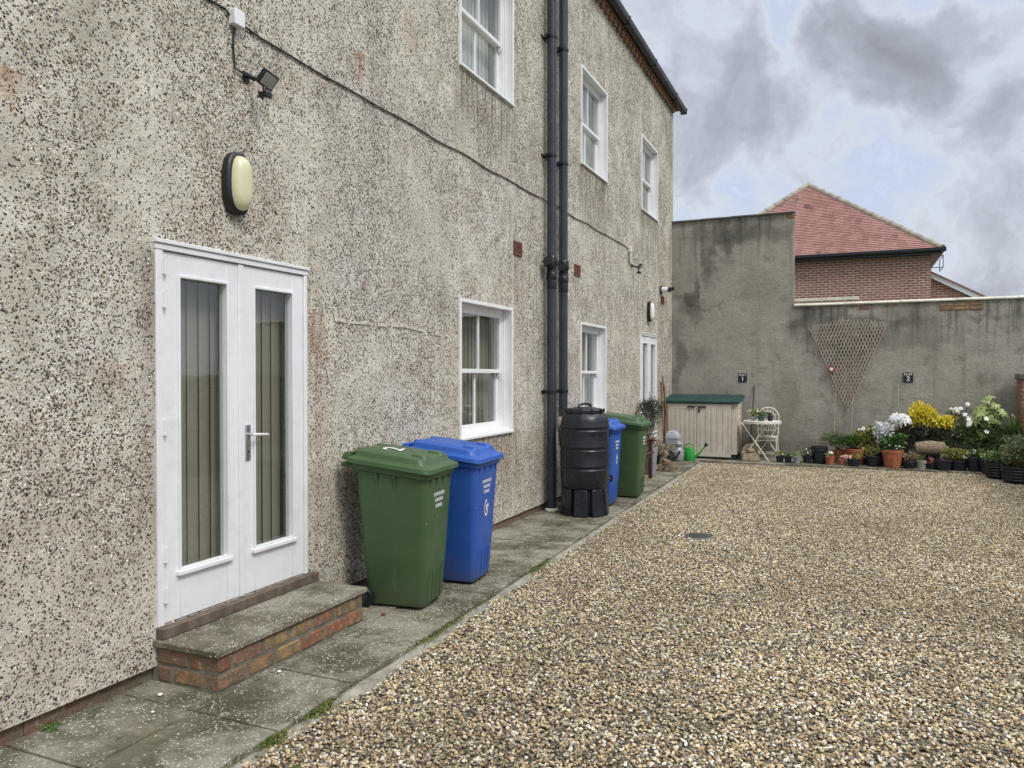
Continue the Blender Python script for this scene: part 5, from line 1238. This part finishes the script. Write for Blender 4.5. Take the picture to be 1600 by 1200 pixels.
# ------------------------------------------------------------------ bistro set
tb = thing('bistro_table', 'white folding metal bistro table beside the cream shed', 'table', (1.86, 15.42, 0), R(0))
mb = MB(); mb.lathe([(.345, .735), (.352, .74), (.352, .758), (.345, .762), (.02, .764)], 40); mb.loft([[(.35 * math.cos(2 * math.pi * k / 40), .35 * math.sin(2 * math.pi * k / 40), z) for k in range(40)] for z in (.715, .736)], cap=False); mb.build('table_top', M['ironwhite'], tb, smooth=True, angle=40)
for (yy, dx) in ((-.19, -.11), (.20, .09)):
    mb = MB(); mb.tube([(-.25 + dx, yy, .735), (.25 + dx, yy, .008)], .011, 8); mb.build('leg', M['ironwhite'], tb, smooth=True)
    mb = MB(); mb.tube([(.25 + dx, yy + .02, .735), (-.25 + dx, yy + .02, .008)], .011, 8); mb.build('leg', M['ironwhite'], tb, smooth=True)
mb = MB(); mb.tube([(.0 - .11, -.18, .375), (.09, .21, .375)], .007, 6); mb.tube([(-.21, -.17, .16), (-.03, .22, .16)], .007, 6)
mb.build('cross_bar', M['ironwhite'], tb, smooth=True)
ch = thing('bistro_chair', 'white wrought-iron chair with an arched scrolled back behind the bistro table', 'chair', (1.93, 15.72, 0), R(0))
mb = MB(); a_ = [R(k * 12) for k in range(16)]
for rr_, th in ((.20, .011), (.13, .007)): mb.tube([(rr_ * math.cos(a), .16 + .0, .80 + rr_ * math.sin(a)) for a in a_], th, 8)
mb.tube([(.20, .16, .80), (.19, .15, .5), (.18, .14, .44)], .010, 8); mb.tube([(-.20, .16, .80), (-.19, .15, .5), (-.18, .14, .44)], .010, 8)
mb.tube([(-.13, .16, .80), (-.13, .15, .55), (.13, .15, .55), (.13, .16, .80)], .006, 6)
for k in range(7):
    a = R(20 + k * 23.3); mb.tube([(.13 * math.cos(a), .16, .80 + .13 * math.sin(a)), (.165 * math.cos(a + .14), .16, .80 + .165 * math.sin(a + .14)), (.20 * math.cos(a), .16, .80 + .20 * math.sin(a))], .004, 5)
for k in range(5):
    x = -.10 + k * .05; mb.tube([(x, .155, .55), (x + .015, .155, .65), (x - .01, .158, .78), (x, .16, .80 + math.sqrt(max(0, .13 ** 2 - x * x)))], .004, 5)
mb.build('backrest', M['ironwhite'], ch, smooth=True)
mb = MB(); mb.loft([rrect(0, -.02, .19, .18, .06, z, 4) for z in (.432, .446)]); 
for k in range(6):
    x = -.15 + k * .06; mb.tube([(x, -.195, .432), (x + .02, -.197, .40), (x + .04, -.195, .375), (x + .05, -.195, .43)], .004, 5)
mb.tube([(-.19, -.195, .372), (.19, -.195, .372)], .006, 6); mb.build('seat', M['ironwhite'], ch, smooth=True)
for (x, y) in ((-.18, -.19), (.18, -.19), (-.18, .14), (.18, .14)):
    mb = MB(); mb.tube([(x, y, .44), (x * 1.02, y, .25), (x * 1.1, y * 1.05, .004)], .010, 8); mb.build('leg', M['ironwhite'], ch, smooth=True)
mb = MB(); mb.tube([(-.19, -.19, .12), (.19, -.19, .12)], .006, 6); mb.tube([(-.19, .14, .12), (.19, .14, .12)], .006, 6); mb.build('stretcher', M['ironwhite'], ch, smooth=True)
GT = 'small pots on the bistro table'
potted(1.71, 15.30, .052, .085, 'potgrey', 'small round grey pot with white flowers, leftmost on the bistro table', [('bush', 'foliage', 'L_bright', B((.03, 0, .14), (.11, .07, .06), 130, .05, .022)), ('flower', 'flower', 'petal', FL((0, -.02, .17), (.11, .05, .05), 6, .016))], z=.765, group=GT)
potted(1.86, 15.26, .072, .09, 'potblue', 'teal glazed bowl pot in the middle of the bistro table', [('bush', 'foliage', 'L_green', B((0, 0, .12), (.10, .07, .045), 110, .05, .022))], z=.765, group=GT)
potted(2.02, 15.31, .055, .105, 'potdk', 'dark round pot with short leaves, rightmost on the bistro table', [('bush', 'foliage', 'L_dark', B((0, 0, .125), (.05, .05, .03), 50, .04, .018))], z=.765, group=GT)
mb = MB(); tag(mb.tube([(1.60, 15.72, .0), (1.62, 15.86, .7), (1.655, 15.985, 1.42)], .010, 6).build('cane', M['black'], smooth=True), 'thin dark rod leaning on the wall behind the bistro table', 'rod')
# carved stone seat-shaped planter
so_ = thing('stone_ornament', 'carved weathered stone ornament shaped like an armchair under the bistro table', 'ornament', (1.68, 15.22, 0))
mb = MB(); mb.loft([rrect(0, 0, .155, .11, .03, .0, 4), rrect(0, 0, .165, .115, .03, .04, 4), rrect(0, 0, .155, .11, .03, .05, 4), rrect(0, 0, .15, .105, .04, .14, 4), rrect(0, -.01, .09, .08, .04, .16, 4)])
mb.build('base', M['stone'], so_, smooth=True)
mb = MB(); mb.tube([(-.145, .02, .15), (-.13, .05, .22), (-.08, .07, .275), (0, .08, .295), (.08, .07, .275), (.13, .05, .22), (.145, .02, .15)], [.035, .042, .045, .05, .045, .042, .035], 12); mb.loft([rrect(0, .06, .12, .03, .02, .12, 3), rrect(0, .07, .10, .03, .02, .27, 3)]); mb.build('backrest', M['stone'], so_, smooth=True)
for s_ in (-1, 1):
    mb = MB(); mb.tube([(s_ * .14, -.10, .13), (s_ * .145, -.02, .15), (s_ * .14, .05, .16)], [.032, .035, .032], 12); mb.build('arm', M['stone'], so_, smooth=True)
mb = MB(); mb.tube([(-.07, -.05, .17), (-.02, -.08, .19), (.03, -.06, .20), (.07, -.03, .18)], [.025, .04, .038, .022], 10); mb.tube([(-.05, .0, .21), (.05, .0, .22)], [.03, .035], 10); mb.build('carving', M['stone'], so_, smooth=True)

# ------------------------------------------------------------------ bench and clutter by the far door
bn = thing('garden_bench', 'dark red wooden garden bench against the house, behind the far green bin', 'bench', (.06, 11.05, 0))
for y0 in (.0, .95):
    for x in (.42, .06):
        mb = MB(); mb.box(x, x + .055, y0, y0 + .055, .002, .60 if x > .2 else .86); mb.build('leg', M['bench'], bn, bevel=.005)
    mb = MB(); mb.box(.06, .50, y0 - .008, y0 + .063, .602, .632); mb.build('armrest', M['bench'], bn, bevel=.01)
mb = MB()
for k in range(5): mb.box(.10 + k * .082, .172 + k * .082, -.01, 1.015, .405, .427)
mb.box(.455, .47, .056, .95, .34, .403); mb.build('seat', M['bench'], bn, bevel=.004)
mb = MB(); mb.box(.062, .082, .056, .95, .80, .86); mb.box(.062, .082, .056, .95, .48, .53)
for k in range(8): mb.box(.066, .08, .08 + k * .108, .13 + k * .108, .531, .799)
mb.build('backrest', M['bench'], bn, bevel=.003)
potted(.40, 12.50, .11, .46, 'potgrey', 'grey pot of dried brown plants just beyond the dark red bench', [('bush', 'foliage', 'L_dry', B((0, 0, .54), (.15, .13, .08), 240, .06, .02, up=.8)), ('bush', 'leaf_tips', 'L_red', B((0, 0, .52), (.13, .12, .06), 60, .05, .02))], group='pots by the far french door')
potted(.19, 13.10, .15, .40, 'potstone', 'tall dark green feathery shrub in a pot against the far french door', [('bush', 'foliage', 'L_dark', B((.05, 0, 1.02), (.24, .22, .26), 1300, .07, .012, k=10, up=.6)), ('bush', 'side_foliage', 'L_mid', B((.08, 0, .78), (.2, .2, .3), 700, .06, .012, k=9, up=.6))], group='pots by the far french door')
db = thing('dome_bin', 'grey plastic bin with a domed lid in front of the shed', 'bin', (.29, 14.75, .0), R(0)); db.scale = (.84, .84, .84)
mb = MB(); mb.loft([rrect(0, 0, .12, .10, .03, .25, 4), rrect(0, 0, .15, .12, .03, .50, 4)]); mb.loft([rrect(0, 0, .11, .1, .03, .0, 4), rrect(0, 0, .12, .10, .03, .249, 4)]); mb.build('bin_body', M['greyplastic'], db, smooth=True)
mb = MB(); mb.loft([rrect(0, 0, .165, .13, .04, .502, 4), rrect(0, 0, .165, .13, .04, .525, 4), rrect(0, 0, .15, .12, .06, .60, 4), rrect(0, 0, .11, .09, .05, .66, 4), rrect(0, 0, .04, .04, .02, .685, 4)]); fixn(mb.build('dome_lid', M['greyplastic'], db, smooth=True, angle=50))
mb = MB(); mb.prism([(-.07, -.12, .55), (.09, -.12, .55), (.06, -.105, .63), (-.01, -.10, .655)], (0, .01, 0)); mb.build('flap', simple('dark_grey_flap', (.13, .14, .16), .5), db)
jr = thing('glass_jar', 'grey bottle-shaped jar between the domed bin and the watering can', 'jar', (.42, 14.66, 0))
mb = MB(); mb.lathe([(.075, .0), (.095, .03), (.10, .14), (.09, .2), (.06, .25), (.045, .27), (.065, .29), (.07, .33), (.045, .36), (.02, .38)], 20); mb.build('jar_body', M['clearglass'], jr, smooth=True)
wc = thing('watering_can', 'bright green plastic watering can in front of the shed doors', 'watering can', (.66, 14.80, .0), R(-4))
mb = MB(); mb.lathe([(.10, .0), (.105, .01), (.098, .12), (.085, .24), (.08, .25), (.03, .26)], 24, (-.06, 0, 0)); mb.build('can_body', M['can'], wc, smooth=True)
mb = MB(); mb.tube([(.02, 0, .06), (.12, 0, .14), (.24, 0, .30)], [.03, .018, .012], 10); mb.build('spout', M['can'], wc, smooth=True)
mb = MB(); mb.tube([(.225, 0, .285), (.265, 0, .335)], [.016, .038], 12); mb.build('rose', M['black'], wc, smooth=True)
mb = MB(); mb.tube([(-.15, 0, .12), (-.19, 0, .18), (-.16, 0, .28), (-.08, 0, .33), (.0, 0, .31), (.015, 0, .24)], .012, 8); mb.build('handle', M['can'], wc, smooth=True)
# black watering pot / lantern behind the bear
bl = thing('black_jug', 'black plastic jug standing behind the stone bear', 'jug', (.36, 14.15, 0))
mb = MB(); mb.lathe([(.09, 0), (.10, .03), (.095, .16), (.06, .22), (.065, .25), (.02, .255)], 18); mb.build('jug_body', M['black'], bl, smooth=True)
mb = MB(); mb.tube([(.06, 0, .08), (.13, 0, .13), (.19, 0, .24)], [.025, .015, .018], 8); mb.tube([(-.08, 0, .08), (-.14, 0, .15), (-.07, 0, .22)], .012, 8); mb.build('spout', M['black'], bl, smooth=True)
potted(.22, 13.98, .10, .16, 'potdk', 'low pot of dry curled leaves behind the stone bear', [('bush', 'foliage', 'L_dry', B((.03, 0, .28), (.2, .15, .13), 420, .06, .025, k=9))], group='pots by the far french door')
# stone bear in a toy car
br = thing('bear_ornament', 'small stone bear riding a wheeled toy car on the slabs', 'ornament', (.55, 13.02, 0), R(-8))
mb = MB(); mb.loft([rrect(.0, 0, .20, .085, .06, .0, 5), rrect(.0, 0, .205, .088, .06, .012, 5), rrect(0, 0, .20, .085, .06, .022, 5)]); mb.build('base', M['bear'], br, smooth=True)
mb = MB(); mb.loft([rrect(.02, 0, .13, .055, .03, .06, 4), rrect(.0, 0, .15, .06, .03, .11, 4), rrect(.03, 0, .12, .055, .03, .14, 4), rrect(.08, 0, .07, .045, .02, .165, 4)]); mb.build('car_body', M['bear'], br, smooth=True)
for x in (-.09, .12):
    for s_ in (-1, 1):
        mb = MB(); mb.tube([(x, s_ * .058, .07), (x, s_ * .085, .07)], .05, 18); w_ = mb.build('wheel', M['stone'], br, smooth=True, bevel=.006)
        mb = MB(); mb.tube([(x, s_ * .0855, .07), (x, s_ * .09, .07)], .018, 10); mb.build('hub', M['bear'], w_, smooth=True)
mb = MB()
mb.tube([(-.07, 0, .10), (-.065, 0, .16), (-.055, 0, .215), (-.045, 0, .24), (-.03, 0, .262), (-.025, 0, .30), (-.028, 0, .335), (-.03, 0, .350)], [.055, .066, .056, .042, .048, .055, .045, .015], 16)
mb.tube([(.0, 0, .29), (.035, 0, .285), (.045, 0, .284)], [.028, .02, .008], 10)
for s_ in (-1, 1):
    mb.tube([(-.03, s_ * .035, .335), (-.032, s_ * .046, .352), (-.034, s_ * .05, .362)], [.016, .018, .006], 8)
    mb.tube([(-.055, s_ * .05, .21), (-.01, s_ * .062, .18), (.045, s_ * .04, .175), (.06, s_ * .03, .178)], [.02, .021, .017, .008], 8)
    mb.tube([(-.06, s_ * .04, .12), (.0, s_ * .055, .14), (.05, s_ * .05, .15), (.062, s_ * .05, .17)], [.026, .026, .02, .01], 8)
mb.build('bear', M['bear'], br, smooth=True)
for (x0, y0, x1, y1, zt, mk, lb) in ((.20, 14.95, .02, 15.05, 1.62, 'cane_red', 'tallest red-brown pole leaning between the far door and the shed'), (.10, 14.9, .02, 14.92, 1.50, 'cane_red', 'second red-brown pole leaning beside the tallest one'), (.16, 15.1, .03, 15.15, 1.42, 'bark', 'short brown stick leaning closest to the shed')):
    mb = MB(); tag(mb.tube([(x0, y0, .0), (x1, y1, zt)], .013, 7).build('pole', M[mk], smooth=True), lb, 'pole', 'poles leaning by the shed')

# ridge of old mortar on the render, right of the near door
mb = MB(); prev = None
for i_ in range(90):
    y = 4.55 + i_ * .019; n1, n2 = mnoise.noise(Vector((y * 2.3, 1, 0))), mnoise.noise(Vector((y * 9, 3, 0)))
    zc = 1.93 + .035 * n1 + .014 * n2 - (.03 if y > 6.0 else 0); hw = max(.0, .010 + .030 * n2 + .012 * mnoise.noise(Vector((y * 22, 8, 0))))
    row = [(-.001, y, zc + hw * 1.5), (.007 + .005 * n2, y, zc + hw * .4), (.009, y, zc - hw * .3), (-.001, y, zc - hw)]
    if hw < .004: prev = None; continue
    if prev:
        for a in range(3): mb.poly([prev[a], row[a], row[a + 1], prev[a + 1]])
    prev = row
mb.build('mortar_ridge', simple('old_mortar', (.43, .41, .36), .95, .25, 20, bumps=1, bscale=80), house)

# ------------------------------------------------------------------ weeds, moss, fallen leaves
mb = MB()
for k in range(1500):
    y = rng.uniform(.8, 14.8)
    if mnoise.noise(Vector((y * 1.1, 31, 0))) < .05: continue
    x = edgeX(y) + rng.gauss(.012, .012); z = -.012
    leaf(mb, Vector((x, y, z)), rdir(.7), rdir(.5), rng.uniform(.008, .018), .009)
for k in range(2600):
    y = rng.choice((rng.gauss(4.35, .22), rng.gauss(3.1, .06), rng.gauss(2.75, .04), rng.gauss(6.2, .15), rng.gauss(2.35, .05)))
    leaf(mb, Vector((edgeX(y) + abs(rng.gauss(.0, .03)), y, -.022 + rng.uniform(0, .014))), rdir(.8), rdir(.5), rng.uniform(.008, .018), .010)
for k in range(900):
    y = rng.uniform(1, 14.5)
    if mnoise.noise(Vector((y * .9, 57, 0))) < .12: continue
    leaf(mb, Vector((rng.uniform(-.035, .012) , y, .002)), rdir(.9), rdir(.5), rng.uniform(.008, .02), .01)
tag(mb.build('moss', M['moss']), 'green moss along the edges of the paving slabs', 'moss', kind='stuff')
def weed(x, y, z, s_, n, label, mk='L_green'):
    w_ = thing('weed', label, 'weed', (x, y, z), 0, 'small weeds'); mb = MB()
    for _ in range(n):
        d = rdir(.4); d.z = abs(d.z); l = s_ * rng.uniform(.4, 1); p = d * l * .8; p.z *= .5
        palmate(mb, p, Vector((d.x * .3, d.y * .3, 1)), s_ * .35, 5)
    mb.build('leaves', M[mk], w_); mb = MB()
    for _ in range(6): d = rdir(.4); d.z = abs(d.z); mb.tube([(0, 0, 0), d * s_ * .6], .0012, 4)
    mb.build('stem', M['bark'], w_)
weed(.0, 2.40, .003, .075, 26, 'small leafy weed at the wall base left of the brick step')
weed(.03, 2.0, .003, .08, 26, 'leafy weed at the wall base in the bottom-left corner')
weed(1.22, 2.62, -.045, .045, 16, 'tiny weed growing through the gravel near the slab edge')
weed(3.9, 7.8, -.045, .04, 12, 'tiny yellow-green weed in the middle of the gravel', 'L_bright')
def fallen(x, y, z, s_, mat, label):
    mb = MB(); leaf(mb, Vector((0, 0, .0)), Vector((1, .2, .12)), Vector((0, 0, 1)), s_, s_ * .7, .18); o = mb.build('fallen_leaf', mat); o.location = (x, y, z); o.rotation_euler = (rng.uniform(-.3, .3), rng.uniform(-.2, .2), rng.uniform(0, 6)); tag(o, label, 'leaf', 'fallen leaves')
fallen(.50, 4.42, .006, .06, simple('red_leaf', (.26, .05, .035), .6), 'dark red fallen leaf on the slabs by the nearest green bin')
fallen(1.75, 4.4, -.03, .06, simple('tan_leaf', (.52, .42, .26), .7), 'tan fallen leaf on the near gravel')
fallen(2.2, 6.7, -.03, .07, simple('tan_leaf_b', (.50, .40, .22), .7), 'tan fallen leaf between the camera and the drain cover')
fallen(1.55, 7.6, -.03, .05, simple('brown_leaf', (.34, .20, .10), .7), 'brown fallen leaf on the gravel left of the drain cover')
for k, (x, y, s_, lb) in enumerate(((.42 + .1, 3.35, .012, 'white pebble on the slabs in front of the brick step'), (.17, 2.86, .014, 'small pale pebble on the slab at the left foot of the step'), (.30, 2.70, .009, 'tiny white pebble on the near slab'))):
    mb = MB(); mb.lathe([(s_ * .5, 0), (s_, s_ * .35), (s_ * .8, s_ * .7), (s_ * .2, s_ * .9)], 10); o = mb.build('pebble', M['petal'], smooth=True); o.location = (x, y, .004); tag(o, lb, 'pebble')
